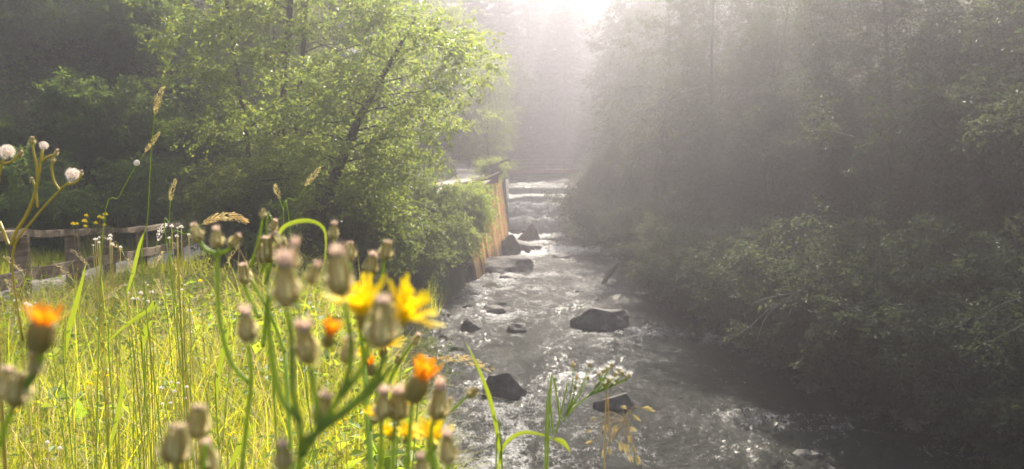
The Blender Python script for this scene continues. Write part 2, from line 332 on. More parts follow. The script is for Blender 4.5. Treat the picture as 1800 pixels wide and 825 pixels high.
# ------------------------------------------------------------------ rocks (photo position of the foot, width, height)
ROCKS = [
 (1057, 582, 108, 38, 'big flat-topped grey boulder alone in mid stream below the wooden stake', 0),
 (880, 702, 74, 48, 'dark blocky boulder in the near water, behind the yellow flowers', 0),
 (1083, 722, 68, 30, 'low dark boulder in the near water behind the small white flower sprays', 0),
 (828, 583, 40, 21, 'small rounded dark stone under the willow bushes in the near left shallows', 0),
 (916, 584, 40, 17, 'pointed dark stone between the big flat boulder and the left bank', 0),
 (868, 552, 54, 13, 'flat slab with pale wet top against the left shallows', 0),
 (898, 482, 104, 34, 'wide dark mound of rock at the foot of the orange plank wall', 0),
 (988, 456, 36, 9, 'small lone dark stone in midstream just below the upper rapid', 0),
 (932, 424, 42, 26, 'peaked dark boulder standing right below the waterfall', 0),
 (968, 427, 34, 8, 'low flat stone touching the peaked boulder below the waterfall', 0),
 (925, 446, 56, 18, 'long dark boulder in the upper rapid below the peaked boulder', 0),
 (892, 450, 40, 36, 'tall dark block leaning on the far end of the orange plank wall', 0),
 (908, 413, 26, 12, 'mossy stone at the left foot of the waterfall', 1),
 (1028, 530, 46, 13, 'half sunk stone just upstream of the big flat boulder', 0),
 (962, 529, 26, 7, 'small stone in midstream left of the half sunk stone', 0),
 (1018, 517, 20, 6, 'tiny stone behind the half sunk stone', 0),
 (972, 608, 24, 8, 'tiny dark stone poking out of the water below the big flat boulder', 0),
 (863, 507, 34, 11, 'low stone under the bush tips at the left waterline', 1),
 (890, 492, 34, 8, 'flat sliver of rock in front of the wide dark mound', 0),
 (1078, 455, 52, 20, 'dark rocks jutting from the right bank beside the upper rapid', 0),
 (1168, 502, 36, 12, 'low brown stone on the right waterline near the wooden stake', 0),
 (1162, 545, 30, 9, 'flat stone in the right shallows upstream of the bent branch', 0),
 (1132, 515, 26, 8, 'small stone between the wooden stake and the right bank', 0),
 (1430, 812, 80, 11, 'nearly sunken boulder in the dark water near the lower right corner', 0),
 (1210, 560, 24, 7, 'tiny stone near the right waterline under the dark bushes', 0), (1105, 488, 18, 5, 'tiny stone right behind the wooden stake', 0),
 (1048, 470, 20, 5, 'tiny dark stone in the tail of the upper rapid', 0), (838, 520, 24, 7, 'tiny stone against the left bank under the bush twigs', 0),
 (935, 505, 20, 5, 'tiny stone right of the flat sliver of rock', 0), (1240, 590, 26, 8, 'small stone below the tips of the bent bare branch', 0),
 (990, 560, 18, 5, 'tiny stone just left of the big flat boulder', 0), (800, 620, 30, 12, 'small dark stone at the grassy left edge of the water', 1),
 (790, 560, 30, 10, 'dark stone under the willow bush at the left water edge', 1), (1020, 695, 40, 10, 'flat wet ledge stone between the two near boulders', 0),
 (1330, 640, 34, 9, 'small stone under the right bank below the bent bare branch', 0), (1060, 432, 24, 8, 'dark stone at the right end of the upper rapid', 0),
 (950, 440, 26, 9, 'rounded dark stone in the white water of the upper rapid', 0), (1000, 420, 22, 8, 'small dark stone under the right side of the waterfall', 0), (878, 540, 28, 9, 'small dark stone behind the flat slab in the left shallows', 0), (815, 545, 26, 10, 'wet stone between the slab and the left bank', 0), (780, 600, 34, 13, 'dark stone half under the bank plants on the left', 1), (905, 520, 16, 5, 'tiny stone upstream of the pointed dark stone', 0), (1085, 535, 22, 6, 'flat little stone right of the half sunk stone', 0), (860, 650, 26, 8, 'tiny wet stone upstream of the dark blocky boulder', 0), (1010, 640, 20, 6, 'tiny stone between the flat boulder and the white flower sprays', 0),
]
rock_pos = []
ico = {}
import bmesh
def icosphere(sub):
    bm = bmesh.new(); bmesh.ops.create_icosphere(bm, subdivisions=sub, radius=1.0)
    V = np.array([v.co[:] for v in bm.verts]); T = np.array([[v.index for v in f.verts] for f in bm.faces]); bm.free(); return V, T
IV, IT = icosphere(5)
for k, (px, py, wp, hp, lab, moss) in enumerate(ROCKS):
    p = on_water(px, py); D = p.y
    a = wp / F * D / 2 * 1.3; h = hp / F * D * 1.25; b = a * (0.62 if k != 0 else .75)
    V = IV.copy(); r0 = np.random.default_rng(100 + k)
    for q in range(9 if k not in (0, 1) else 12):                       # chop with planes: angular facets
        nrm = r0.normal(size=3); nrm[2] = abs(nrm[2]) * (1.2 if q % 3 else .3); nrm /= np.linalg.norm(nrm); dd = r0.uniform(.52, .82)
        s_ = V @ nrm; V = V - np.maximum(0, s_ - dd)[:, None] * nrm * .93
    mx = np.abs(V).max(0); V = V / mx
    n1 = fbm(V[:, 0] + k, V[:, 1], V[:, 2], 1.6, 5)[:, None]; V = V * (1 + .16 * n1)
    strat = .05 * noise(V[:, 0]*.6, V[:, 1]*.6, V[:, 2] * 7 + k, 1.0)[:, None]; V[:, :2] *= 1 + strat
    if k == 0: V[:, 2] = np.minimum(V[:, 2], .78 - .18 * V[:, 0] + .04 * n1[:, 0])
    if k == 8: V[:, 0:2] *= (1 - .55 * np.clip(V[:, 2:3], 0, 1))
    V = V * np.array([a, b, h * 1.05])
    o = mesh_np('rock', V, IT, None, M['rockmoss'] if moss else M['rock'], True)
    o.location = (p.x, p.y + b * .8, float(zw(D)) - .04); o.rotation_euler = (0, 0, r0.uniform(-.25, .25))
    tag(o, lab, 'rock', 'boulders in the stream'); rock_pos.append((p.x, p.y + b * .8, a, b))

for k in range(18):
    r0 = np.random.default_rng(500 + k); y = 9.6 + k * .62 + r0.uniform(-.2, .2); x = float(xr(y)) - r0.uniform(-.1, .5); a, b, h = r0.uniform(.12, .34), r0.uniform(.12, .26), r0.uniform(.10, .22)
    V = IV.copy()
    for q in range(8):
        nrm = unit(r0.normal(size=3)); V = V - np.maximum(0, V @ nrm - .72)[:, None] * nrm * .9
    V = V * (1 + .14 * fbm(V[:, 0] + k, V[:, 1], V[:, 2], 1.6, 4)[:, None]) * np.array([a, b, h])
    o = mesh_np('cobble', V, IT, None, M['rock'], True); o.location = (x, y, float(zw(y)) + .02); o.rotation_euler = (0, 0, r0.uniform(0, 3)); rock_pos.append((x, y, a, b))
    tag(o, 'dark wet cobble in the shade along the right waterline', 'rock', 'cobbles along the right waterline')

# ------------------------------------------------------------------ water
def river(y0, y1, ny, nxx, name):
    t = np.linspace(0, 1, ny); ya = y0 + (y1 - y0) * (t ** 1.5 if y0 > 0 and y0 < 20 else t)
    s = np.linspace(-.12, 1.12, nxx)
    Xr = xl(ya)[:, None] + (xr(ya) - xl(ya))[:, None] * s[None] + (0 if y0 < 40 else 0); Yr = ya[:, None] + 0 * Xr
    base = zw(Yr - .25 * noise(Xr, 0*Xr, 3, .9))
    rap = np.exp(-((Yr - 36.5) / .8) ** 2) + .9*np.exp(-((Yr - 15.7 - .1*Xr - .9*noise(Xr, 0*Xr, 2, .7)) / .3) ** 2) * sstep(2.6, 1.2, Xr) * (.5+.5*noise(Xr, Yr, 5, 1.6)) + .6 * np.exp(-((Yr - 19.5 + .5*(Xr-4)) / 1.0) ** 2) * sstep(2.2, 3.5, Xr) \
        + .5 * np.exp(-((Yr - 13.2 - .25*np.sin(Xr*2)) / .7) ** 2) * sstep(3.0, 4.0, Xr) + .5*np.exp(-((Yr-42.6)/1.0)**2) + .45 * np.exp(-((Yr - 11.9 - .3*np.sin(Xr*1.7)) / .5) ** 2) * sstep(2.4, 4.0, Xr) * (.6 + .6*noise(Xr, Yr, 33, 1.4))
    wx = Xr + .35 * noise(Xr, Yr, 9, .8); wy = Yr + .35 * noise(Xr, Yr, 12, .8)
    r1 = 1 - np.abs(noise(wx*1.3, wy*.8, 1, 1.0)) * 2; r2 = 1 - np.abs(noise(wx*1.4, wy*.9, 4, 2.4)) * 2; r3 = 1 - np.abs(noise(wx*1.3, wy, 8, 5.5)) * 2
    r4 = 1 - np.abs(noise(wx*1.2, wy, 18, 11)) * 2
    turb = np.clip(.55 + 1.1*fbm(Xr*1.4, Yr*.55, 21, .8, 2), .35, 1.1) + rap * 1.3
    Zr = base + turb * (.042 * r1 + .050 * r2 + .036 * r3 + .018*r4)
    foam = .05 + .34 * rap + .16 * np.clip(r2*.6 + r3*.5 - .1, -1, 1) + .1 * sstep(20, 42, Yr) + .12 * fbm(Xr, Yr, 30, .5, 2)
    fr = (Xr - xl(Yr)) / (xr(Yr) - xl(Yr)); foam = foam - .07 * sstep(.55, .95, fr) * (Yr < 24) + .05 * sstep(.6, .2, fr)
    for (rx, ry, a, b) in rock_pos:
        q = np.sqrt(((Xr - rx) / (a + .12)) ** 2 + ((Yr - ry) / (b + .15)) ** 2)
        foam += .22 * np.exp(-((Xr - rx - .3*noise(Yr, Yr*0, rx, 1.5)) / (a * .6)) ** 2) * np.exp(-np.clip(ry - Yr, 0, 9) / (a*1.8)) * (Yr < ry) * (q > .9)
    foam = np.clip(foam, 0, .75)
    o = mesh_np(name, np.stack([Xr, Yr, Zr], -1), None, gridq(nxx, ny), M['water'], True, attr={'foam': foam})
    return tag(o, None, None, None, 'structure')
river(9.5, 43.9, 760, 230, 'water'); river(-40, 9.5, 60, 40, 'water_downstream'); river(46.45, 120, 160, 30, 'water_upstream')
# waterfall: swept profile
prof = np.array([(46.62, 2.97), (46.4, 2.97), (46.22, 2.86), (46.1, 2.55), (46.02, 2.22), (45.75, 2.15), (45.2, 2.05), (44.75, 1.86), (44.45, 1.58), (44.25, 1.40), (43.95, 1.32), (43.75, 1.2), (43.6, .8), (43.45, .5), (43.1, .44)])
m_ = 170; sp = np.linspace(0, 1, m_); L_ = np.concatenate([[0], np.cumsum(np.hypot(*np.diff(prof, axis=0).T))]); L_ /= L_[-1]
PYf = np.interp(sp, L_, prof[:, 0]); PZf = np.interp(sp, L_, prof[:, 1]); xf = np.linspace(-.35, 3.85, 260)
XF = xf[None] + 0 * PYf[:, None]; YF = PYf[:, None] + 0 * XF; ZF = PZf[:, None] + 0 * XF
lip = sstep(.22, .30, sp)[:, None]; casc = lip
st1 = fbm(XF, 0*XF, YF*.25, 3.5, 4); bl = fbm(XF, YF*1.3, ZF*1.6, 3.2, 5)
lowt = sstep(.62, .75, sp)[:, None]
rk = np.clip(fbm(XF, 0*XF, 7, 1.5, 3) * 2.2, -1, 1); ledge = np.exp(-((sp - .80) / .10) ** 2)[:, None]
YF = YF - .05 * st1 - casc * (.22 * bl + .10) * (1-.3*lowt) - lowt * .35 * np.clip(noise(XF, 0*XF, 2, 1.3), -1, 1) ; ZF = ZF + casc * (.17 * bl + .06*np.abs(bl)) - .02*np.abs(st1) + .16 * ledge * rk; YF = YF + .12 * ledge * rk
foamF = np.clip(.38 + .30*sstep(.06, .12, sp)[:, None] + .35 * casc + .35 * st1*(1-casc) - .6 * ledge * sstep(.1, .5, rk + .35 * bl) + .3 * np.exp(-((sp - .66) / .03) ** 2)[:, None], 0, 1.0)
tag(mesh_np('waterfall', np.stack([XF, YF, ZF], -1), None, gridq(260, m_), M['fall'], True, attr={'foam': foamF}), None, None, None, 'structure')

# weir masonry behind and beside the fall
wt = thing('weir', (1.7, 46.6, 2.0), 'old stone weir wall that the waterfall pours over', 'weir')
def rel(o, root): o.location = Vector(o.location) - root.location; return o
def jagwall(P0, P1, z0, z1f, th, name, root, n=26, m=12, seed=0):
    P0 = np.array(P0, float); P1 = np.array(P1, float); d = P1 - P0; nn = np.array([-d[1], d[0]]) / np.linalg.norm(d)
    u = np.linspace(0, 1, n); v = np.linspace(0, 1, m); mb = MB()
    top = np.array([z1f(a) for a in u]) + .05 * noise(u * 9, u*0, seed, 1.0)
    rings = []
    for a, tz in zip(u, top):
        b = P0 + d * a; pr = []
        for q in v: pr.append((b[0] - nn[0]*th/2, b[1] - nn[1]*th/2, z0 + (tz - z0) * q))
        for q in v[::-1]: pr.append((b[0] + nn[0]*th/2, b[1] + nn[1]*th/2, z0 + (tz - z0) * q))
        rings.append(pr)
    V = np.array(rings); nz = fbm(V[..., 0]*2, V[..., 1]*2, V[..., 2]*3 + seed, 1.3, 4)[..., None]; V[..., :2] += nz * .07 * nn
    k = 2 * m; Q = []
    for i in range(n - 1):
        for j in range(k): j2 = (j+1) % k; Q.append((i*k+j, (i+1)*k+j, (i+1)*k+j2, i*k+j2))
    for e in (0, n-1):
        for j in range(m-1): Q.append((e*k+j, e*k+j+1, e*k+k-2-j, e*k+k-1-j))
    mb.add(V.reshape(-1, 3), None, Q); o = mb.build(name, M['masonry'], None, False); o.parent = root; o.matrix_parent_inverse = Matrix.Translation(-root.location); return o
jagwall((-1.2, 46.95), (5.2, 46.95), 1.2, lambda a: 2.9, .5, 'sill', wt)
jagwall((-.38, 47.2), (-.45, 43.2), -.2, lambda a: 3.35 - 1.9 * a, .4, 'side_wall', wt, seed=3)
jagwall((4.0, 47.4), (3.35, 43.0), -.2, lambda a: 3.2 - 2.6 * a, .3, 'side_wall', wt, seed=6)
jagwall((-.2, 44.25), (3.7, 44.25), 0, lambda a: 1.1, .35, 'lower_sill', wt, seed=9)

# ------------------------------------------------------------------ footbridge behind the weir
fb = thing('footbridge', (2.4, 55, 3.7), 'low footbridge with thin pale railings crossing the stream behind the weir', 'footbridge')
def child(o, root): o.parent = root; o.matrix_parent_inverse = Matrix.Translation(-root.location); return o
mb = MB(); box(mb, (2.4, 55.0, 3.72), (3.6, .5, .14)); child(mb.build('deck', M['brown']), fb)
for zz in (4.05, 4.3, 4.52):
    mb = MB(); tube(mb, [(-1.2, 54.5, zz), (6, 54.5, zz)], .026, 6); child(mb.build('railing_bar', M['steel']), fb)
for xx in (-1, .7, 2.4, 4.1, 5.8):
    mb = MB(); box(mb, (xx, 54.54, 4.15), (.035, .035, .42)); child(mb.build('railing_post', M['steel']), fb)

# ------------------------------------------------------------------ plank retaining wall
rw = thing('plank_wall', (-1, 34, 1.5), 'sunlit orange plank retaining wall with slanted foot on the left side of the stream', 'retaining wall')
wy = np.concatenate([np.arange(28.6, 41.6, .24)])
mb = MB()
for i, y in enumerate(wy):
    xb = float(xl(y)) + .05; xt = xb - .55; y2 = y + .236
    zt = float(zm(y)) + .02 + rng.uniform(-.07, .05); zb = float(zw(y)) - .5
    jx = rng.uniform(-.035, .035); xb2 = float(xl(y2)) + .05
    th = .08
    V = []
    for (ya, xa) in ((y, xb + jx), (y2, xb2 + jx)):
        V += [(xa, ya, zb), (xa - .55 + rng.uniform(-.02, .02), ya, zt), (xa - th, ya, zb), (xa - .55 - th, ya, zt)]
    mb.add(V, None, [(0,4,5,1),(2,3,7,6),(1,5,7,3),(0,1,3,2),(4,6,7,5),(0,2,6,4)])
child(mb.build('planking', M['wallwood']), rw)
mb = MB(); P = [(float(xl(y)) - .53, y, float(zm(y)) + .08) for y in np.arange(28.8, 36.2, .8)]
tube(mb, P, .085, 8); child(mb.build('cap_log', M['fencewood']), rw)
# post and rail stub on the wall top
q = pt(868, 316, 35.5)
fp = thing('path_post', (q.x, 35.5, float(zm(35.5))), 'short dark post with a broken pale rail on top of the plank wall', 'fence post')
mb = MB(); box(mb, (q.x, 35.5, float(zm(35.5)) + .38), (.19, .15, .42), .2, .01); child(mb.build('post', M['fencewood']), fp)
mb = MB(); tube(mb, [(q.x + .1, 35.4, float(zm(35.5)) + .78), (q.x + .55, 35.6, float(zm(35.5)) + .98), (q.x+.75, 35.7, float(zm(35.5)) + .93)], .06, 6); child(mb.build('rail', M['fencewood']), fp)
mb = MB(); tube(mb, [(q.x + .4, 35.1, float(zm(35.5)) + .45), (q.x - .3, 34.3, float(zm(35.5)) + .16), (q.x-1.3, 33.2, float(zm(33.5)) + .02)], .07, 6); child(mb.build('rail', M['fencewood']), fp)

# ------------------------------------------------------------------ wooden fence
FP = [(-5.0, 5.2, 2.72), (-5.35, 7.2, 2.70), (-5.93, 9.4, 2.60), (-6.73, 12, 2.30), (-7.46, 14.5, 2.10), (-8.02, 17, 2.0), (-8.5, 20, 1.78), (-8.7, 23, 1.7)]
ft = thing('wooden_fence', (-6.7, 12, 2.3), 'low weathered wooden post and rail fence curving along the gravel path', 'fence')
for i, (x, y, z) in enumerate(FP):
    mb = MB(); r1 = .115; lean = rng.uniform(-.03, .03)
    z = gz(x, y)
    tube(mb, [(x, y, z - .3), (x + lean*.5, y, z + .4), (x + lean, y + .02, z + .98 + rng.uniform(-.03, .02))], [r1, r1 * .97, r1*.92], 9); child(mb.build('post', M['fencewood']), ft)
for a, b in zip(FP[:-1], FP[1:]):
    for hh, rr in ((1.0, .06), (.5, .055)):
        za, zb = gz(a[0], a[1]), gz(b[0], b[1])
        mb = MB(); A = np.array([a[0] + .10*(hh < .9), a[1], za + hh]); B = np.array([b[0] + .10*(hh < .9), b[1], zb + hh]); d = unit(B - A)
        P = [A - d * .12 + (B - A + .24*d) * t + np.array([0, 0, .02 * math.sin(5*t + a[1])]) for t in np.linspace(0, 1, 6)]
        sdv = np.array([-d[1], d[0], 0]); V = []; Q = []
        for j, p in enumerate(P):
            wv = sdv * (.045 if hh < .9 else .085); hv = np.array([0, 0, .08 if hh < .9 else .045])
            V += [p - wv - hv, p + wv - hv, p + wv + hv, p - wv + hv]
            if j: 
                for e in range(4): Q.append(((j-1)*4+e, j*4+e, j*4+(e+1) % 4, (j-1)*4+(e+1) % 4))
        Q += [(0, 1, 2, 3), (len(P)*4-4, len(P)*4-1, len(P)*4-2, len(P)*4-3)]
        mb.add(V, None, Q); child(mb.build('rail', M['fencewood']), ft)

# ------------------------------------------------------------------ trees
class Fol:
    def __init__(s): s.P = []; s.D = []; s.N = []; s.L = []; s.W = []
    def add(s, P, D, N, L, W): s.P.append(P); s.D.append(D); s.N.append(N); s.L.append(L); s.W.append(W)
    def build(s, name, m, parent):
        V, T = leaf_arrays(*[np.concatenate(a) for a in (s.P, s.D, s.N)], np.concatenate(s.L), np.concatenate(s.W))
        return mesh_np(name, V, T, None, m, False, parent)
def spray(fo, c, d, length, k, ll, r, droop=.25, flat=.6):
    d = unit(np.array(d)); t = r.random(k) ** .8
    u, v = frame_of(d)
    up = np.array([0, 0, 1.0]); sd_ = unit(np.cross(d, up) + 1e-6)
    sgn = r.choice([-1, 1], k)
    P = c + d * (t * length)[:, None] + np.array([0, 0, -1.0]) * (droop * length * t ** 2)[:, None] + r.normal(0, .05 * length, (k, 3)) + sd_ * (sgn * r.random(k) * length * .28 * (1.1 - t))[:, None]
    D = d * .7 + sd_ * sgn[:, None] * .8 + r.normal(0, .45, (k, 3)) + np.array([0, 0, -.25])
    N = up * flat + r.normal(0, .5, (k, 3))
    L = ll * r.uniform(.65, 1.25, k); fo.add(P, D, N, L, L * r.uniform(.45, .62, k))
def broadleaf(name, seed, H, r0, lean, cb, rad, limbs, sub, spr, k, ll, lm, label, cat='tree', stems=1, group=None, wood='bark', rise=.5, droop=.25, trunkfork=None, slen=.6, asym=(0, 0)):
    """lean: (dx,dy) of the tip; cb: height where the crown starts; rad: crown radius profile over 0..1 of the crown"""
    r = np.random.default_rng(seed); root = thing(name, (0, 0, 0), label, cat, group); tb = MB(); fo = Fol(); k = int(k * 1.9); ll = ll * 1.12
    for s in range(stems):
        so = r.normal(0, .25, 2) * (stems > 1); sl = r.normal(0, H * .06, 2) * (stems > 1); Hs = H * (1 if s == 0 else r.uniform(.75, .98))
        hs = np.linspace(0, 1, 9)
        TP = np.stack([so[0] + (lean[0] + sl[0]) * hs ** 1.2 + .12 * noise(hs * 3, hs * 0, seed + s), so[1] + (lean[1] + sl[1]) * hs ** 1.2 + .12 * noise(hs * 3, hs * 0, seed + s + 9), Hs * hs], 1)
        rr = r0 * (1 - .86 * hs) * (1 if s == 0 else .75); rr[0] *= 1.3
        TP[0, 2] = -.4; tube(tb, TP, rr, 9)
        nl = limbs // stems
        for i in range(nl):
            f = (i + r.random()) / nl; h = cb + (Hs * .98 - cb) * f; hf = h / Hs
            base = np.array([np.interp(hf, hs, TP[:, j]) for j in range(3)])
            az = i * 2.4 + r.uniform(-.5, .5) + seed; Rl = np.interp(f, np.linspace(0, 1, len(rad)), rad) * r.uniform(.65, 1.15)
            dr = np.array([math.cos(az), math.sin(az), 0]); dr[:2] += np.array(asym); dl = np.linalg.norm(dr); Rl *= dl; dr /= dl
            ts = np.linspace(0, 1, 6)[:, None]
            LP = base + dr * Rl * ts + np.array([0, 0, 1.0]) * (rise * Rl * ts - droop * Rl * ts ** 2.2) + .08 * Rl * r.normal(0, .6, (6, 3)) * ts
            lr = max(.008, np.interp(hf, hs, rr) * .28); tube(tb, LP, [lr, lr * .2], 5, False)
            for j in range(sub):
                t = r.uniform(.25, 1.0) if j else 1.0; b = np.array([np.interp(t, ts[:, 0], LP[:, q]) for q in range(3)])
                ad = unit(dr * .7 + r.normal(0, .6, 3) + np.array([0, 0, .25])); sl_ = Rl * r.uniform(.22, .5)
                e = b + ad * sl_ + np.array([0, 0, -droop * sl_ * .4]); tube(tb, [b, (b + e) / 2 + r.normal(0, .03, 3), e], [lr * .25, .003], 3, False)
                for q in range(spr):
                    tt_ = r.uniform(.15, 1.05); c = b + (e - b) * tt_; sd2 = unit(ad * .5 + r.normal(0, .6, 3) + dr * .3)
                    spray(fo, c, sd2, slen * r.uniform(.6, 1.3), k, ll, r, droop)
    tr = tb.build('trunk', M[wood], root, True); cr = fo.build('crown', M[lm], root)
    return root
def shrub(name, seed, H, Rr, stems, k, ll, lm, label, arch=.6, group=None, wood='bark', slen=.5, cat='bush'):
    r = np.random.default_rng(seed); root = thing(name, (0, 0, 0), label, cat, group); tb = MB(); fo = Fol(); k = int(k * 2.2); ll = ll * 1.15; stems = int(stems * 1.5)
    for s in range(stems):
        az = s * 2.4 + r.uniform(-.4, .4); hh = H * r.uniform(.45, 1.05); rd = Rr * r.uniform(.3, 1.1) * (1.35 - .6 * hh / H)
        dr = np.array([math.cos(az), math.sin(az), 0]); ts = np.linspace(0, 1, 7)[:, None]
        P = dr * rd * ts ** 1.3 + np.array([0, 0, 1.0]) * hh * (ts * (1 + arch) - arch * ts ** 2.4) / 1.0 + r.normal(0, .05, (7, 3)) * ts
        P[0, 2] = -.2; tube(tb, P, [.014, .003], 4, False)
        for j in range(11):
            t = r.uniform(.18, 1.0); c = np.array([np.interp(t, ts[:, 0], P[:, q]) for q in range(3)])
            spray(fo, c, unit(dr * .6 + r.normal(0, .7, 3) + np.array([0, 0, .1])), slen * r.uniform(.6, 1.3), k, ll, r, .4)
    tb.build('stems', M[wood], root, True)['label'] = 'thin woody stems'; fo.build('foliage', M[lm], root)
    return root
def spruce(name, seed, H, r0, Rr, tiers, per, k, label, group=None):
    r = np.random.default_rng(seed); root = thing(name, (0, 0, 0), label, 'tree', group); tb = MB(); fo = Fol()
    tube(tb, [(0, 0, -.5), (0, 0, H * .5), (0, 0, H)], [r0, r0 * .55, .02], 8)
    for i in range(tiers):
        f = (i + r.random()) / tiers; h = H * (.08 + .9 * f); Rl = Rr * (1 - f) ** .8 * r.uniform(.75, 1.1) + .25
        for j in range(per):
            az = r.uniform(0, 6.28); dr = np.array([math.cos(az), math.sin(az), 0]); sd_ = np.array([-dr[1], dr[0], 0])
            ts = np.linspace(0, 1, 5)[:, None]; P = np.array([0, 0, h]) + dr * Rl * ts + np.array([0, 0, -1.0]) * Rl * (.25 * ts + .2 * ts**2 - .2*ts**4)
            tube(tb, P, [.03, .006], 3, False)
            t = r.random(k) ** .7; sg = r.choice([-1, 1], k); ww = r.random(k) * .32 * Rl * (1.05 - t)
            c = np.stack([np.interp(t, ts[:, 0], P[:, q]) for q in range(3)], 1) + sd_ * (sg * ww)[:, None] + np.array([0, 0, -1.0]) * (ww * .5)[:, None] + r.normal(0, .03, (k, 3))
            D = dr * .7 + sd_ * sg[:, None] * .7 + np.array([0, 0, -.55]) + r.normal(0, .25, (k, 3)); N = np.array([0, 0, 1.0]) + r.normal(0, .4, (k, 3))
            fo.add(c, D, N, r.uniform(.14, .32, k), r.uniform(.035, .06, k))
    tb.build('trunk', M['bark'], root, True); fo.build('crown', M['needle'], root); return root
def put(o, x, y, rz=0.0, sc=1.0, dz=-.05):
    o.location = (x, y, gz(x, y) + dz); o.rotation_euler[2] = rz; o.scale = (sc,)*3; return o

# left bank trees
T1 = broadleaf('alder_tree', 11, 14.5, .10, (.6, .2), 2.0, [1.7, 2.4, 2.7, 2.4, 1.6], 72, 5, 6, 15, .085, 'alder', 'tall bright alder with three thin stems behind the fence', stems=3, asym=(.3, 0), rise=.45)
put(T1, -5.55, 18)
T2 = broadleaf('leaning_tree', 23, 5.0, .17, (2.6, -.6), 1.3, [1.2, 1.8, 1.9, 1.3], 32, 5, 6, 15, .075, 'alder', 'tree with a dark trunk leaning steeply over the bank towards the stream', rise=.35)
put(T2, -4.35, 15.3)
T3 = broadleaf('alder_tree', 31, 7.4, .12, (.9, .2), 1.5, [2.4, 2.9, 2.6, 1.1], 56, 5, 6, 14, .085, 'alder', 'rounded sunlit tree whose crown slopes down beside the path above the plank wall', rise=.4, asym=(.1, 0))
put(T3, -4.9, 37.5)
T4 = broadleaf('alder_tree', 37, 18.5, .17, (.3, .2), 2.0, [2.2, 3.2, 3.6, 3.2, 1.8], 84, 5, 6, 14, .095, 'alder', 'tall pale green tree between the three stemmed alder and the rounded tree by the path', rise=.5)  # height raised beyond the view so the crown shades air into shafts
put(T4, -6.6, 29.5)
dup(T3, (-7.9, 27.5, gz(-7.9, 27.5)), 2.1, (.8, .8, 1.1), 'shaded alder crown beyond the path, left of the three stemmed alder')
T5 = broadleaf('young_tree', 41, 6.2, .07, (.2, 0), .2, [1.0, 1.4, 1.2, .5], 34, 4, 5, 13, .08, 'willow', 'slim young tree at the left edge of the waterfall')
put(T5, -1.35, 44.6)
dup(T5, (-1.7, 50, gz(-1.7, 50)), 1.4, 1.25, 'slender bush-like tree in the haze behind the left end of the weir')

# left bank bushes by the water
S1 = shrub('willow_bush', 51, 2.4, 1.5, 44, 16, .075, 'willow', 'broad grey green willow bush on the bank right behind the yellow flowers'); put(S1, -3.3, 16.6)
S2 = shrub('willow_bush', 52, 2.7, 1.6, 44, 16, .07, 'willow', 'willow bush dipping its twigs into the water upstream of the small rounded stone', arch=.75); put(S2, -2.75, 19.6)
dup(S1, (-2.7, 22.6, gz(-2.7, 22.6)), 1.2, (1, 1, 1.15), 'dense dark willow bush just in front of the near end of the plank wall')
dup(S2, (-3.9, 21.2, gz(-3.9, 21.2)), 2.2, 1.2, 'tall willow bush behind the leaning trunk')
dup(S1, (-4.4, 25.0, gz(-4.4, 25)), .4, 1.25, 'bush filling the gap under the tall pale green tree')
dup(S2, (-5.3, 15.2, gz(-5.3, 15.2)), 3.0, .8, 'low dark bush at the foot of the leaning tree')
dup(S2, (-1.9, 13.6, gz(-1.9, 13.6)), .9, .55, 'small bush at the waterline nearest to the flowers')
S3 = shrub('trailing_bush', 57, 1.1, 1.1, 34, 15, .06, 'alder', 'sunlit leafy bush spilling over the near top edge of the plank wall', arch=.9); put(S3, -2.0, 28.6, 0, .75)
dup(S3, (-1.55, 27.7, gz(-2.4, 27.7) - 1.0), .6, (1.0, 1.0, 1.7), 'bush hiding the near end of the plank wall down to the water')
dup(S3, (-1.45, 29.4, gz(-2.2, 29.4) - .5), 1.9, (.8, .8, 1.1), 'bush clinging to the face of the plank wall, half way up')
dup(S3, (-1.65, 30.6, gz(-2.1, 30.6) - .2), 1.0, .55, 'bright trailing bush in the middle of the plank wall top')
dup(S3, (-.95, 37.6, gz(-1.5, 37.6)), 2.0, .8, 'small bush at the far top corner of the plank wall beside the short post')
dup(S3, (-2.0, 25.8, gz(-2.0, 25.8)), 2.6, 1.1, 'leafy bush hanging down over the near end of the plank wall')
dup(S3, (-3.9, 39.5, gz(-3.9, 39.5)), 2.9, 1.0, 'low bright bush on the far side of the path under the rounded tree')

# left hillside bushes and trees in the shade
H1 = shrub('hazel_bush', 61, 2.6, 1.9, 46, 16, .10, 'fern', 'green bush on the left slope directly above the first fence post'); put(H1, -14.2, 22.5)
hz = [(-12.3, 21.0, .7, 'low green bush behind the middle fence posts'), (-16.6, 24.0, 1.05, 'bush on the left slope at the left edge of the picture'),
      (-11.2, 24.2, .9, 'bush on the left slope right of the tall grass stalk'), (-13.8, 26.5, 1.2, 'upper bush on the left slope above the white seed heads'),
      (-17.8, 28.0, 1.3, 'sunlit topmost bush near the left edge of the picture'), (-10.4, 28.0, 1.2, 'dark bush between the left slope and the shaded alder crown'), (-14.5, 30.5, 1.2, 'dim bush high on the left slope below the dark firs')]
for i, (x, y, s, lab) in enumerate(hz): dup(H1, (x, y, gz(x, y)), i * 1.3, s, lab, 'bushes on the left slope')
H1['group'] = 'bushes on the left slope'
F1 = spruce('fir_tree', 71, 15, .22, 3.2, 40, 8, 120, 'dark fir high on the left slope at the left edge of the picture', 'dark firs on the left slope'); put(F1, -21.5, 34)
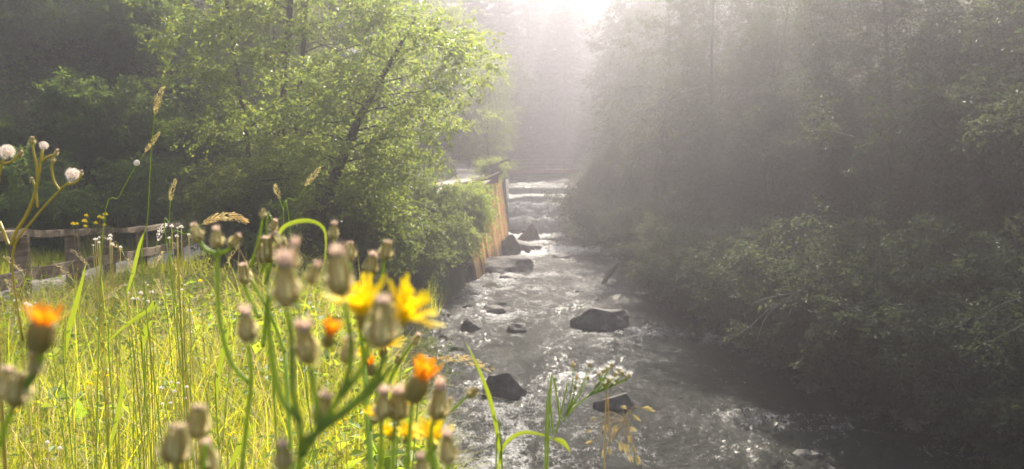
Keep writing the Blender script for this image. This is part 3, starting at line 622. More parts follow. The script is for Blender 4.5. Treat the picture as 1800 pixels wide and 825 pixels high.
for i, (x, y, s, lab) in enumerate([(-17.3, 36, 1.1, 'dark fir on the left slope second from the left edge'), (-15.8, 35.5, .85, 'dark fir with drooping layered branches left of the three stemmed alder'),
                                 (-12.5, 41, .95, 'dark fir half hidden behind the three stemmed alder'), (-24, 42, 1.2, 'tall dark fir furthest up the left slope'), (-18, 44, 1.3, 'tall dark fir behind the others on the left slope'), (-6.8, 43, 1.55, 'very tall fir added behind the rounded tree to shade the left air')]):  # last fir is an added occluder, tall enough to carve light shafts
    dup(F1, (x, y, gz(x, y)), i * 1.1, s, lab, 'dark firs on the left slope')
# forest behind the weir
spots = [(-2.4, 55), (-1.0, 63), (4.6, 69), (9.8, 61), (1.4, 72), (3.0, 78), (-9, 58), (-6, 66), (-3.5, 60), (-13, 52), (-9.5, 72), (-15, 64), (-1.5, 74), (2.5, 84), (5.5, 76), (11.5, 66), (14, 74), (-5, 84), (-12, 86), (7, 92), (-1, 95), (15.5, 84), (12, 60), (16, 68), (-20, 56), (-18, 78), (20, 78), (0.5, 100), (4, 103), (7.5, 99), (11, 102), (3.2, 92), (9.5, 95), (-4, 102), (15, 98), (-8, 98)]
for i, (x, y) in enumerate(spots):
    dup(F1, (x, y, gz(x, y)), i * 2.1, (.85 + .25 * ((i * 37) % 10) / 10) * (1.0 if y < 72 else 1.25 if y < 88 else 1.45), 'tall hazy spruce in the dark forest behind the weir', 'spruces behind the weir')  # farther spruces enlarged to keep sun off the distant air
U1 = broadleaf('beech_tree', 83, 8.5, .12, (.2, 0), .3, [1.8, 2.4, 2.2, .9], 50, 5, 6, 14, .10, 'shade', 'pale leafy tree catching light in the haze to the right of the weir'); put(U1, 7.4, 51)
dup(U1, (-.6, 58.5, gz(-.6, 58.5)), 1.0, 1.0, 'leafy tree in the haze behind the left end of the footbridge')
dup(U1, (8.6, 57, gz(8.6, 57)), 2.0, .9, 'leafy tree in the haze behind the right end of the footbridge')
# right bank: trees
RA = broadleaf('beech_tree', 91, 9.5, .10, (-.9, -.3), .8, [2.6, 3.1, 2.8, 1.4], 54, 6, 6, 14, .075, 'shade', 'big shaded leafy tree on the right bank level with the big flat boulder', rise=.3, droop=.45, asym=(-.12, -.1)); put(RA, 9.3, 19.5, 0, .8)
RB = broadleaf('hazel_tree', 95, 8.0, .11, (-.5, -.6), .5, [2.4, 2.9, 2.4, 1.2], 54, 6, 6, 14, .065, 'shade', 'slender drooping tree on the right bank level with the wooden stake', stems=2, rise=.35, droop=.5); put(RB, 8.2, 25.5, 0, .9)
rt = [(RB, 11.2, 14.5, .3, 1.05, 'nearest right bank tree, with pale sprays at the picture edge'),
      (RA, 7.8, 31.5, 1.0, 1.0, 'shaded tree on the right bank upstream of the slender drooping tree'),
      (RB, 7.2, 37.5, 2.2, 1.1, 'shaded tree on the right bank opposite the plank wall'),
      (RB, 7.4, 44.0, 3.3, .8, 'hazy tree leaning in over the right end of the waterfall'),
      (RB, 12.6, 20.0, 4.0, 1.15, 'second row tree behind the big shaded tree of the right bank'),
      (RA, 12.2, 27.0, 5.0, 1.05, 'second row tree above the slender drooping tree'),
      (RB, 11.6, 34.0, .9, 1.3, 'second row tree high on the right slope opposite the plank wall'),
      (RA, 10.8, 41.5, 1.9, 1.1, 'second row tree in the bright haze right of the waterfall'),
      (RA, 14.6, 16.0, 2.8, 1.1, 'second row tree on the right slope at the right edge of the picture'),
      (RB, 16.5, 24.0, 3.4, 1.4, 'third row tree high on the right slope in the haze'),
      (RA, 12.5, 48.5, 4.4, 1.0, 'faint tree in the haze above the right end of the weir')]
for s, x, y, a, sc, lab in rt: dup(s, (x, y, gz(x, y) - .1), a, sc, lab, 'trees on the right bank')
RA['group'] = RB['group'] = 'trees on the right bank'
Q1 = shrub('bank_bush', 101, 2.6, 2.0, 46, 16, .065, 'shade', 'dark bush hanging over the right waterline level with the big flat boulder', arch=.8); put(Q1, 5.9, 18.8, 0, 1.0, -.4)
rb = [(6.9, 13.2, 1.1, 'low leafy bush dipping into the black water at the lower right'), (6.5, 15.4, .95, 'overhanging bush above the dark cobbles at the right'), (6.0, 17.5, 1.0, 'bush brushing the water right of the big flat boulder'), (5.6, 20.1, .95, 'bush brushing the water between the boulder and the wooden stake'), (5.3, 23.2, .95, 'bush just downstream of the stake on the right bank'), (8.4, 12.0, 1.35, 'dark bush over the black water nearest the lower right corner'), (7.3, 14.6, 1.3, 'dark bush behind the bent bare branch on the right waterline'),
      (6.4, 21.6, .95, 'dark bush at the right waterline opposite the willow bushes'), (6.2, 24.8, 1.0, 'dark bush at the right waterline beside the wooden stake'),
      (6.0, 28.4, 1.0, 'dark bush at the right waterline upstream of the wooden stake'), (5.7, 32.0, 1.0, 'dark bush at the right waterline opposite the near end of the plank wall'),
      (5.4, 35.8, 1.0, 'dark bush beside the upper rapid on the right'), (5.0, 39.6, 1.1, 'dark bush between the upper rapid and the waterfall'), (4.7, 43.0, 1.1, 'dark bush overhanging the right edge of the waterfall'),
      (7.9, 10.6, 1.2, 'low dark bush at the black water just inside the right picture edge'), (9.6, 14.0, 1.6, 'wide dark bush up the right slope behind the lower right water'), (6.7, 16.4, 1.0, 'dark bush under the pale bare branch tips'), (10.4, 17.4, 1.3, 'middle height bush on the right slope behind the waterline bushes'), (8.6, 22.6, 1.3, 'bush on the right slope between the first two large trees'), (8.2, 28.6, 1.3, 'bush on the right slope among the hazy trunks'),
      (11.3, 12.8, 1.3, 'shrub on the right slope at the very right edge above the dark water')]
for i, (x, y, s, lab) in enumerate(rb):
    lo = x < float(xr(y)) + 1.75; x2 = float(xr(y)) + .3 if lo else x; dup(Q1, (x2, y, gz(x2, y) - (.45 if lo else .1)), i * 1.9, s * (1.02 if lo else 1), lab, 'bushes along the right waterline')
Q1['group'] = 'bushes along the right waterline'

# ------------------------------------------------------------------ undergrowth (leafy ground cover)
def cover(name, xr_, yr_, n, ll, m, cond, h=.35, seed=0):
    r = np.random.default_rng(seed); x = r.uniform(*xr_, n); y = r.uniform(*yr_, n); k = cond(x, y) ; x, y = x[k], y[k]; n = len(x)
    cl = fbm(x, y, seed, .8, 3); z = ground(x, y) + r.random(n) ** 1.5 * h * (1.2 + 1.2*cl)
    D = r.normal(0, 1, (n, 3)); D[:, 2] *= .4; N = np.array([0, 0, 1.0]) + r.normal(0, .5, (n, 3)); L = ll * r.uniform(.6, 1.4, n)
    V, T = leaf_arrays(np.stack([x, y, z], 1), D, N, L, L * .55)
    return tag(mesh_np(name, V, T, None, m, False), None, None, None, 'stuff')
cover('undergrowth', (-30, -9), (16, 48), 90000, .16, M['fern'], lambda x, y: x < pxc(y) - 4.2, .6, 1)
cover('undergrowth', (3, 20), (9, 52), 70000, .11, M['shade'], lambda x, y: x > xr(y) + .15, .45, 2)
cover('undergrowth', (5, 12), (9, 26), 60000, .09, M['shade'], lambda x, y: x > xr(y) + .05, .5, 12)
cover('undergrowth', (-7, 0), (24, 48), 22000, .10, M['alder'], lambda x, y: ((x < xl(y) - .6) & (np.abs(x - pxc(y)) > 1.1)), .3, 3)

# ------------------------------------------------------------------ meadow grass
def grassfield(name, xr_, yr_, n, hh, wd, m, cond, seed, seg=4, bend=.35, clump=.6):
    r = np.random.default_rng(seed); x = r.uniform(*xr_, n); y = yr_[0] + (yr_[1] - yr_[0]) * r.random(n) ** 1.25; k = cond(x, y) & (r.random(n) < .65 + clump * fbm(x, y, seed, 1.3, 2)); x, y = x[k], y[k]; n = len(x)
    z = ground(x, y) - .02; H = hh * r.uniform(.45, 1.1, n) * (1 + .35 * fbm(x, y, seed + 3, .9, 2)); az = r.uniform(0, 6.28, n); bd = bend * H * r.uniform(.15, 1.6, n)
    Wd = wd * r.uniform(.6, 1.5, n) * (1 + .07 * y); faz = r.uniform(0, 6.28, n)
    ts = np.linspace(0, 1, seg + 1); V = np.zeros((n, (seg + 1) * 2, 3))
    for i, t in enumerate(ts):
        cx = x + np.cos(az) * bd * t ** 2; cy_ = y + np.sin(az) * bd * t ** 2; cz = z + H * (t - .18 * t ** 3 * (bd / H) * 2)
        hw = Wd * .5 * (1 - t ** 2) + .0003
        V[:, 2*i] = np.stack([cx - np.cos(faz) * hw, cy_ - np.sin(faz) * hw, cz], 1); V[:, 2*i+1] = np.stack([cx + np.cos(faz) * hw, cy_ + np.sin(faz) * hw, cz], 1)
    b = (np.arange(n) * (seg + 1) * 2)[:, None, None]; q = np.array([[2*i, 2*i+1, 2*i+3, 2*i+2] for i in range(seg)])[None]
    return tag(mesh_np(name, V.reshape(-1, 3), None, (b + q).reshape(-1, 4), m, True), None, None, None, 'stuff')
def meadow(x, y): return (x < xl(y) - .25) & (np.abs(x - pxc(y)) > 1.0)
grassfield('meadow_grass', (-5.5, .8), (1.2, 7), 80000, .45, .0038, M['grass'], meadow, 1, 4, .75)
grassfield('meadow_grass', (-11, .2), (5, 14), 70000, .42, .0042, M['grass'], meadow, 2, 4, .75)
grassfield('meadow_grass', (-20, -2), (12, 27), 60000, .42, .0055, M['grass'], lambda x, y: meadow(x, y) & (x > pxc(y) - 7), 3, 3)
grassfield('dry_grass', (-9, .6), (1.6, 13), 34000, .62, .0022, M['straw'], meadow, 4, 4, .9)
grassfield('dry_grass', (-8, .5), (1.6, 13), 30000, .22, .003, M['straw'], meadow, 14, 4, 3.0)
grassfield('tall_grass', (-5.2, -1.0), (3.0, 9.5), 2600, .9, .0035, M['grass'], lambda x, y: meadow(x, y) & (x > pxc(y) + .9), 15, 5, .45)
grassfield('dry_grass', (-6.0, -1.0), (3.0, 10.0), 1300, .95, .0024, M['straw'], lambda x, y: meadow(x, y) & (x > pxc(y) + .9), 16, 5, .6)
cover('meadow_weeds', (-5, .2), (1.6, 9), 12000, .12, M['weed'], lambda x, y: meadow(x, y) & (fbm(x, y, 3, 1.1, 2) > .12), .30, 8)
cover('meadow_weeds', (-6, .3), (1.5, 12), 26000, .05, M['bladegreen'], meadow, .38, 7)

# ------------------------------------------------------------------ flowers and grasses near the camera
def A(*a): return np.array(a, float)
def part(mb_, name, m, root, parent=None, smooth=True, label=None):
    o = mb_.build(name, m, None, smooth)
    if parent is None: o.parent = root; o.matrix_parent_inverse = Matrix.Translation(-root.location)
    else: o.parent = parent; o.matrix_parent_inverse = Matrix.Identity(4)
    if label: o['label'] = label
    return o
fr_ = np.random.default_rng(77)
def bud(root, p, d, L, tuft=1.0, spread=.9, fat=1.0):
    """closed flower head: green urn with bracts, faded tuft at its tip; p = foot, d = direction, L = length of urn"""
    p = A(*p); d = unit(A(*d)); mb = MB()
    pr = [(0, .10), (.06, .20), (.2, .29), (.38, .31), (.6, .27), (.8, .215), (1.0, .19), (1.04, .02)]
    fat = fat * fr_.uniform(.85, 1.2); pr = [(t * L, q * L * fr_.uniform(.93, 1.07) * fat) for t, q in pr]
    mb0 = MB(); lathe(mb0, p, d, pr, 14); u, v = frame_of(d)
    for k in range(13):                                   # bracts
        a = k * 2.4; s = u * math.cos(a) + v * math.sin(a); out = fr_.uniform(.05, spread)
        t0 = fr_.uniform(0, .12); b = p + d * L * (t0 + .08) + s * L * .25 * fat
        P = [b, b + d * L * .25 + s * L * (.12 + .1*out), b + d * L * (.5 if k % 2 else .8) + s * L * (.02 + .25 * out * (k % 3 == 0))]
        blade(mb, P, [.12 * L, .14 * L, .02 * L], nrm=s, fold=.1)
    for k in range(5):                                    # loose bracts under the head
        a = k * 1.3 + fr_.uniform(0, 1); s = u * math.cos(a) + v * math.sin(a); b = p + s * L * .14
        blade(mb, [b, b + s * L * .22 + d * L * .02, b + s * L * .42 + d * L * .16], [.09 * L, .10 * L, .01 * L], nrm=d, fold=.1)
    for k in range(110):                                  # bristles
        a = fr_.uniform(0, 6.28); s = u * math.cos(a) + v * math.sin(a); t = fr_.uniform(.05, .95); q = p + d * L * t + s * L * fat * np.interp(t, [0, .38, 1], [.12, .30, .18])
        blade(mb, [q, q + (s + d * fr_.uniform(-.2, .9)) * L * fr_.uniform(.05, .13)], [.016 * L, .004 * L], nrm=d, fold=0)
    o = part(mb0, 'bud', M['involucre'], root); part(mb, 'bracts', M['bract'], root, o, False)
    if tuft > 0:
        mb = MB(); b = p + d * L * .9 ; L0 = L; L = L * fr_.uniform(.75, 1.15); tuft = tuft * fr_.uniform(.7, 1.1)
        lathe(mb, b, d, [(0, .17 * L), (.25 * L * tuft, .20 * L), (.45 * L * tuft, .15 * L), (.55 * L * tuft, .03 * L)], 10)
        for k in range(60):
            a = fr_.uniform(0, 6.28); s = u * math.cos(a) + v * math.sin(a); q = b + s * L * .12
            e = q + d * L * tuft * fr_.uniform(.45, .85) + s * L * fr_.uniform(-.03, .2)
            blade(mb, [q, (q + e) / 2 + s * L * .03, e], [.03 * L, .035 * L, .01 * L], nrm=s, fold=0)
        part(mb, 'tuft', M['tuft'], root, o)
    return o
def flower(root, p, d, L, Rp, m='petal', opening=1.0, n=60, name='flower_head', narrow=False):
    """open yellow head: urn plus three whorls of strap petals with square ends"""
    p = A(*p); d = unit(A(*d)); u, v = frame_of(d); mb = MB()
    lathe(mb, p, d, [(0, .14*L), (.08*L, .30*L), (.35*L, .40*L), (.7*L, .40*L), (.95*L, .38*L), (1.0*L, .05*L)], 14)
    for k in range(14):
        a = k * 2.4; s = u * math.cos(a) + v * math.sin(a); b = p + s * L * .3 + d * L * .05
        blade(mb, [b, b + d * L * .45 + s * L * .13, b + d * L * .9 + s * L * .10], [.12 * L, .13 * L, .02 * L], nrm=s, fold=.1)
    o = part(mb, name, M['involucre'], root); mb = MB()
    for k in range(n):
        ring = k % 3; a = k * 2.39996; s = u * math.cos(a) + v * math.sin(a); op = opening * (1.0, .72, .35)[ring] * fr_.uniform(.85, 1.12)
        b = p + d * L * .9 + s * L * (.30, .2, .08)[ring]; le = Rp * (1.0, .85, .6)[ring] * fr_.uniform(.85, 1.1)
        th = op * 1.25; e1 = b + (d * math.cos(th * .55) + s * math.sin(th * .55)) * le * .5; e2 = e1 + (d * math.cos(th) + s * math.sin(th)) * le * .5
        wv = Rp * .13
        blade(mb, curve([b, e1, e2], 5), [wv * .45, wv * .9, wv, wv, wv * .85], nrm=d * .8 - s * .3, fold=.18)
    part(mb, 'petals', M[m], root, o); return o
def puff(root, p, d, Rr, n=90):
    p = A(*p); d = unit(A(*d)); mb = MB()
    for k in range(n):
        z = 1 - 1.75 * (k + .5) / n; a = k * 2.39996; q = math.sqrt(max(0, 1 - z*z)); u, v = frame_of(d)
        s = d * z + (u * math.cos(a) + v * math.sin(a)) * q; R_ = Rr * fr_.uniform(.8, 1.05)
        blade(mb, [p + s * R_ * .15, p + s * R_ * .75], [.014 * Rr, .014 * Rr], nrm=(.3, -1, .2), fold=0)
        uu, vv = frame_of(s)
        for j in range(7):
            w2 = uu * math.cos(j * .9) + vv * math.sin(j * .9); blade(mb, [p + s * R_ * .72, p + s * R_ * 1.0 + w2 * Rr * .19], [.03 * Rr, .01 * Rr], nrm=(.2, -1, .1), fold=0)
    o = part(mb, 'seed_head', M['pappus'], root, None, False)
    mb = MB(); lathe(mb, p - d * Rr * .35, d, [(0, .1*Rr), (.1*Rr, .3 * Rr), (.3 * Rr, .26 * Rr), (.42*Rr, .05*Rr)], 10); part(mb, 'receptacle', M['tuft'], root, o)
    return o
def stem(root, P, r, m='stemgreen', name='stem', n=20, label=None):
    mb = MB(); tube(mb, curve(P, n), r, 7); return part(mb, name, M[m], root, None, True, label)
def plant(name, p, label, cat, group=None): return thing(name, p, label, cat, group)
def foot(px, py, Y):                     # stand a stalk whose visible lower end is at (px, py) on the ground
    q = pt(px, py, Y); x, y = q.x, q.y + 0.0; return A(x + (.1 if px < 700 else -.05) * 0, y, gz(x, y) - .02)
def P3(px, py, Y): return A(*pt(px, py, Y))
def dirpx(a, b, Y, dy=0.0): return unit(P3(b[0], b[1], Y) + A(0, dy, 0) - P3(a[0], a[1], Y))
def hawk(label, root_px, Y, stems, buds, flowers, fat=1.0, group='hawksbeard plants among the grass', sr=.0016, sm='stemgreen', puffs=()):
    """stems: lists of (px, py[, dY]); buds: (foot px, foot py, tip px, tip py, dY, tuft)"""
    base = P3(root_px[0], root_px[1], Y); g = foot(root_px[0], root_px[1], Y)
    rt = plant('hawksbeard_plant', g, label, 'wildflower', group)
    mb = MB(); low = [g, (g + base) / 2 + A(.02, .01, 0), base]; tube(mb, curve(low, 12), [sr * 1.5, sr * 1.25], 7); part(mb, 'stem', M[sm], rt)
    for s in stems: stem(rt, [P3(q[0], q[1], Y + (q[2] if len(q) > 2 else 0)) for q in s], [sr * 1.15, sr * .8], sm)
    for b in buds:
        fx, fy, tx, ty, dY, tf = b; p0 = P3(fx, fy, Y + dY); p1 = P3(tx, ty, Y + dY); L = np.linalg.norm(p1 - p0); Lu = L / (1 + .6 * tf)
        bud(rt, p0, p1 - p0 + A(fr_.uniform(-.12, .12) * L, fr_.uniform(-.1, .1) * L, 0), Lu, tf, fat=fat)
    for f in flowers:
        fx, fy, tx, ty, dY, R_, op, mm = f; p0 = P3(fx, fy, Y + dY); p1 = P3(tx, ty, Y + dY); L = np.linalg.norm(p1 - p0)
        flower(rt, p0, p1 - p0 + A(0, -.25 * L * (mm == 'petal'), 0), L, R_ * 1.2 / F * Y, mm, op)
    for f in puffs:
        px, py, R_, dY, dx, dy = f; puff(rt, P3(px, py, Y + dY), (dx, -.2, dy), R_ / F * Y)
    return rt
# main blurred cluster, close to the lens
hawk('blurred hawksbeard cluster in the middle, fattest buds and two big yellow heads', (525, 840), .37,
     [[(525, 835), (528, 760), (515, 690), (512, 600), (505, 545)], [(530, 800), (560, 755), (600, 690), (618, 620), (606, 530)], [(535, 775), (600, 730), (660, 680), (690, 640)],
      [(528, 740), (490, 690), (470, 560), (475, 520)], [(560, 755), (555, 700), (545, 645)], [(560, 750), (572, 735)], [(600, 695), (640, 640), (650, 560)], [(560, 755), (640, 690), (680, 625)]],
     [(505, 540, 492, 435, 0, .7), (598, 520, 592, 415, 0, .75), (543, 640, 540, 548, .01, .6), (668, 612, 682, 500, -.01, .7), (562, 745, 572, 680, .015, .4), (545, 500, 556, 452, .03, .8), (510, 475, 525, 412, .03, .9), (610, 640, 622, 585, .03, .5), (500, 825, 490, 770, -.01, .5)],
     [(650, 585, 640, 545, .03, 62, .75, 'petal'), (684, 585, 704, 560, .03, 68, .8, 'petal'), (574, 612, 580, 588, .04, 30, .45, 'petal_o')], fat=.98)
hawk('hawksbeard with a green S-curved side branch and three closed buds, left of the blurred cluster', (424, 840), .60,
     [[(424, 835), (436, 720), (442, 660), (436, 600)], [(438, 674), (405, 635), (386, 560), (382, 480), (383, 436)], [(383, 448), (362, 438), (350, 424)], [(384, 446), (400, 440), (412, 430)]],
     [(350, 424, 336, 388, 0, .5), (383, 434, 379, 396, 0, .5), (406, 434, 424, 408, 0, .5), (437, 602, 428, 534, -.12, .6)], [])
hawk('hawksbeard with sharp small buds rising behind the blurred cluster, against the trees', (500, 620), .78,
     [[(500, 620), (478, 560), (440, 490)], [(462, 610), (470, 520), (470, 470)], [(455, 560), (436, 520), (430, 500)], [(440, 470), (455, 420), (462, 382)], [(466, 500), (480, 450), (486, 430)], [(460, 480), (470, 440), (482, 408)]],
     [(432, 500, 430, 458, 0, .3), (468, 462, 472, 408, 0, .4), (462, 384, 461, 364, 0, .3), (500, 436, 482, 402, 0, .5), (479, 405, 485, 383, 0, .3), (455, 450, 462, 430, 0, .3)], [])
hawk('hawksbeard with four sharp brown buds just right of and behind the blurred cluster', (640, 640), .66,
     [[(640, 640), (630, 560), (615, 462)], [(640, 600), (655, 520), (650, 486)], [(645, 560), (668, 500), (676, 456)], [(620, 480), (592, 440), (586, 420)]],
     [(616, 458, 615, 422, 0, .2), (650, 484, 655, 440, 0, .5), (676, 456, 681, 420, 0, .2), (586, 420, 588, 386, 0, .6), (640, 400, 646, 398, 0, 0)][:4], [])
hawk('hawksbeard with yellow heads low beside the water, lowest on the right of the cluster', (715, 840), .50,
     [[(715, 835), (720, 760), (724, 700)], [(745, 835), (752, 800), (758, 790)], [(690, 835), (692, 780), (694, 740)], [(668, 835), (670, 770), (668, 735)], [(790, 835), (788, 815)], [(760, 830), (758, 760), (765, 735)]],
     [(672, 738, 668, 672, 0, .6), (700, 738, 694, 668, .01, .7), (768, 738, 772, 655, 0, 1.0), (788, 815, 791, 748, -.05, .7), (742, 840, 738, 790, -.04, .6)],
     [(722, 706, 740, 664, 0, 36, .40, 'petal_o'), (758, 792, 760, 772, .03, 40, .95, 'petal'), (712, 780, 716, 768, .05, 30, 1.0, 'petal'), (660, 745, 657, 732, .08, 22, .5, 'petal'), (712, 735, 714, 722, .08, 22, .5, 'petal'), (690, 775, 686, 765, .05, 22, .6, 'petal')])
hawk('hawksbeard with one ragged yellow head seen from the side under the two big yellow heads', (650, 760), .74,
     [[(650, 758), (664, 680), (672, 628)], [(650, 758), (645, 680), (648, 640)], [(672, 700), (700, 640), (728, 600)]],
     [(728, 606, 738, 584, 0, .4), (697, 640, 702, 622, 0, .3)], [(672, 628, 676, 612, 0, 34, .95, 'petal'), (648, 640, 642, 628, 0, 18, .5, 'petal'), (655, 660, 650, 640, 0, 14, .5, 'petal_o')])
hawk('thin hawksbeard with a slanting bud over the water right of the lowest yellow heads', (765, 790), .80,
     [[(765, 790), (778, 745), (792, 712)], [(785, 728), (805, 712), (822, 696)]], [(822, 697, 840, 683, 0, .1), (792, 714, 793, 698, 0, .2)], [])
hawk('blurred hawksbeard with a drooping orange head at the left edge of the picture', (-20, 860), .36,
     [[(-20, 860), (0, 780), (22, 720), (40, 690)], [(30, 710), (55, 660), (62, 640)], [(40, 690), (70, 640), (72, 600)]],
     [(30, 715, 34, 645, 0, .3), (8, 700, 12, 640, .01, .3), (62, 660, 62, 612, 0, .5)], [(66, 618, 76, 566, 0, 34, .7, 'petal_o'), (58, 640, 66, 615, .02, 22, .4, 'petal_o')], fat=1.0)
hawk('blurred pair of brown closed hawksbeard buds at the bottom edge, low on the left', (330, 860), .38,
     [[(330, 860), (315, 830), (308, 812)], [(350, 860), (356, 830), (362, 780)]],
     [(308, 815, 308, 738, 0, .3), (345, 770, 352, 705, .02, .3), (368, 830, 362, 765, .01, .6)], [], fat=1.1)
# seed heads at the left
pr_ = plant('hawksbeard_plant', foot(-10, 470, 1.15), 'yellow stemmed hawksbeard gone to white fluff at the upper left', 'wildflower', 'hawksbeard plants among the grass'); Y = 1.15
g = foot(-10, 470, Y); stem(pr_, [g, P3(-5, 560, Y), P3(20, 430, Y), P3(48, 375, Y), P3(64, 330, Y), P3(75, 262, Y)], [.003, .0019], 'stemyellow', n=30)
for s in ([(40, 600), (22, 450), (60, 385), (105, 335), (122, 320)], [(66, 325), (64, 290), (58, 262), (57, 252)], [(72, 285), (84, 276), (98, 272)], [(106, 336), (95, 318), (91, 295), (93, 285)], [(116, 326), (134, 320), (143, 308)], [(66, 365), (62, 330), (57, 318)], [(-12, 400), (0, 300), (8, 278)], [(2, 288), (18, 285), (34, 273)]):
    stem(pr_, [P3(a, b, Y) for a, b in s], .0017, 'stemyellow')
for (x, y, r_) in ((128, 307, 13), (12, 267, 14), (77, 256, 8)): puff(pr_, P3(x, y, Y), (.1, -.3, .9), r_ / F * Y)
for b in ((57, 254, 57, 237), (98, 273, 102, 260), (93, 286, 93, 272), (143, 309, 144, 297), (56, 322, 56, 310), (34, 275, 40, 262), (64, 306, 64, 302)):
    p0, p1 = P3(b[0], b[1], Y), P3(b[2], b[3], Y); bud(pr_, p0, p1 - p0, np.linalg.norm(p1 - p0) * .75, .35)
# grass stalks with seed heads
def spikelets(mb, P, R_, n, L, spread=.5):
    P = np.array(curve(P, 14)); 
    for k in range(n):
        t = (k + fr_.random()) / n; i = t * (len(P) - 1); a = int(min(i, len(P) - 2)); b = P[a] + (P[a+1] - P[a]) * (i - a); d = unit(P[a+1] - P[a])
        u, v = frame_of(d); an = fr_.uniform(0, 6.28); s = u * math.cos(an) + v * math.sin(an); rr = R_ * math.sin(math.pi * (.12 + .8 * t)) * fr_.uniform(.5, 1)
        q = b + s * rr; e = q + (d * (1 - spread * .5) + s * spread * .6) * L * fr_.uniform(.7, 1.2)
        blade(mb, [q, (q + e) / 2 + s * L * .08, e], [L * .12, L * .3, L * .03], nrm=s, fold=.3)
def stalk(label, pts, head, Y, r=.0011, R_=.006, n=90, L=.008, m='stemgreen', hm='spike'):
    g = foot(pts[0][0], pts[0][1], Y); g[0] += fr_.uniform(-.16, .16); rt = plant('grass_stalk', g, label, 'grass stalk', 'tall grass stalks'); top = [P3(a, b, Y) for a, b in pts]
    stem(rt, [g, (g + top[0]) / 2 + A(.01, 0, 0)] + top, [r * 1.2, r * .7], m, n=26)
    mb = MB(); spikelets(mb, [P3(a, b, Y) for a, b in head], R_, n, L); part(mb, 'seed_head', M[hm], rt, None, False)
    return rt
stalk('tallest grass stalk, straight, its lumpy seed head high against the dark slope', [(254, 520), (260, 380), (267, 250), (273, 198)], [(272, 202), (276, 185), (279, 172), (287, 154)], 1.5, n=120, R_=.005)
sn = stalk('slanting grass stalk with a feathery head, crossing behind the tallest one', [(180, 420), (210, 345), (240, 290), (254, 270)], [(254, 268), (266, 252), (279, 236)], 1.7, R_=.004, n=110)
mb = MB(); lathe(mb, P3(239, 291, 1.68), (.4, -.3, .8), [(0, .002), (.002, .0055), (.006, .0065), (.010, .005), (.013, .0015)], 12)
sh = mb.build('snail_shell', M['white'], None, True); tag(sh, 'tiny pale snail shell stuck to the slanting grass stalk', 'snail shell')
stalk('short grass stalk with a greenish head above the fence rail', [(296, 450), (298, 390), (299, 352)], [(299, 354), (302, 335), (308, 318)], 1.6, R_=.004)
stalk('thin grass stalk with a small head in front of the leaning tree foot', [(512, 420), (498, 370), (490, 345)], [(492, 350), (487, 338), (484, 328)], 1.5, R_=.004, n=50)
stalk('feathery grass head in front of the leaning trunk, rightmost of the tall stalks', [(500, 420), (525, 350), (540, 325)], [(536, 328), (548, 312), (562, 296)], 1.7, R_=.006, n=90)
stalk('grass stalk with a white bead-like head low beside the fence', [(262, 560), (270, 480), (276, 420)], [(277, 424), (283, 405), (292, 395)], 2.2, R_=.010, n=60, hm='pappus')
stalk('drooping beige plume lying across the view under the bush shade', [(300, 480), (330, 410), (360, 392)], [(356, 394), (385, 382), (410, 381), (430, 388)], 1.5, R_=.007, n=160, L=.012, hm='straw')
stalk('dry drooping plume over the dark water below the two big yellow heads', [(735, 700), (745, 650), (770, 634)], [(768, 634), (800, 630), (830, 636), (862, 648)], 1.2, R_=.004, n=60, L=.012, hm='straw')
stalk('dry drooping plume right of the ragged yellow head, close to the bank edge', [(700, 720), (712, 640), (735, 625)], [(735, 625), (750, 632), (765, 655), (775, 680)], 1.3, R_=.005, n=60, L=.012, hm='straw')
r5 = np.random.default_rng(5)
where = ['above the far left orange head', 'between the two left fence posts', 'in the grass left of the drooping orange head', 'in front of the second fence post', 'right of the second fence post', 'just below the fence rail gap', 'in front of the third fence post', 'below the third fence post', 'left of the tallest grass stalk foot', 'near the white bead-like head', 'below the far fence posts', 'in the shaded grass by the bush foot', 'left of the S-curved branch', 'under the three closed buds', 'right beside the S-curved branch', 'in the middle of the meadow']
for i, wh in enumerate(where):
    px = 20 + i * 27 + r5.uniform(-8, 8); py = r5.uniform(440, 540); Y = r5.uniform(2.2, 3.6); tilt = r5.uniform(-60, 70)
    kind = ['yellowish', 'green', 'beige', 'pale'][i % 4]
    stalk(f'{kind} seeding grass stalk {wh}', [(px - tilt, py + 150), (px - tilt*.4, py + 60), (px, py)], [(px, py), (px + tilt*.25, py - 14), (px + tilt * .6, py - 28)], Y, r=.0012, R_=.008, n=60, L=.009, hm=['spike', 'straw', 'spike', 'straw'][i % 4])
# broad blades
def bladeplant(label, pts, Y, wd, m='bladegreen', wp=(.25, .8, 1, .7, .03)):
    g = foot(pts[0][0], pts[0][1], Y); rt = plant('wild_grass', g, label, 'grass plant', 'single broad leaved grasses'); P = [P3(a, b, Y) for a, b in pts]
    stem(rt, [g, (g + P[0]) / 2 + A(.015, .01, 0), P[0], P[1]], [.0016, .0009], n=18)
    mb = MB(); blade(mb, curve(P, 20), [wd * q for q in wp], nrm=(.15, -1, .25), fold=.3); part(mb, 'leaf', M[m], rt)
    return rt
bladeplant('broad bright blade standing upright left of the second fence post foot', [(112, 640), (122, 580), (138, 520), (152, 460)], 1.6, .012)
bladeplant('broad lime blade leaning before the fourth fence post', [(222, 520), (234, 480), (246, 430), (256, 404)], 2.0, .010)
bladeplant('folded lime blade whose tip bends down over the meadow', [(190, 600), (225, 570), (262, 545), (272, 530), (271, 550)], 1.7, .010)
bladeplant('short lime blade right of the folded one in the meadow', [(250, 620), (254, 590), (262, 572), (270, 562)], 1.6, .014)
bladeplant('arched lime blade over the buds, against the willow bushes', [(470, 480), (490, 412), (515, 392), (550, 390), (572, 410), (570, 470)], .9, .0055)
bladeplant('tall green blade over the water left of the blocky boulder', [(884, 840), (868, 730), (846, 660), (818, 600)], 1.0, .006)
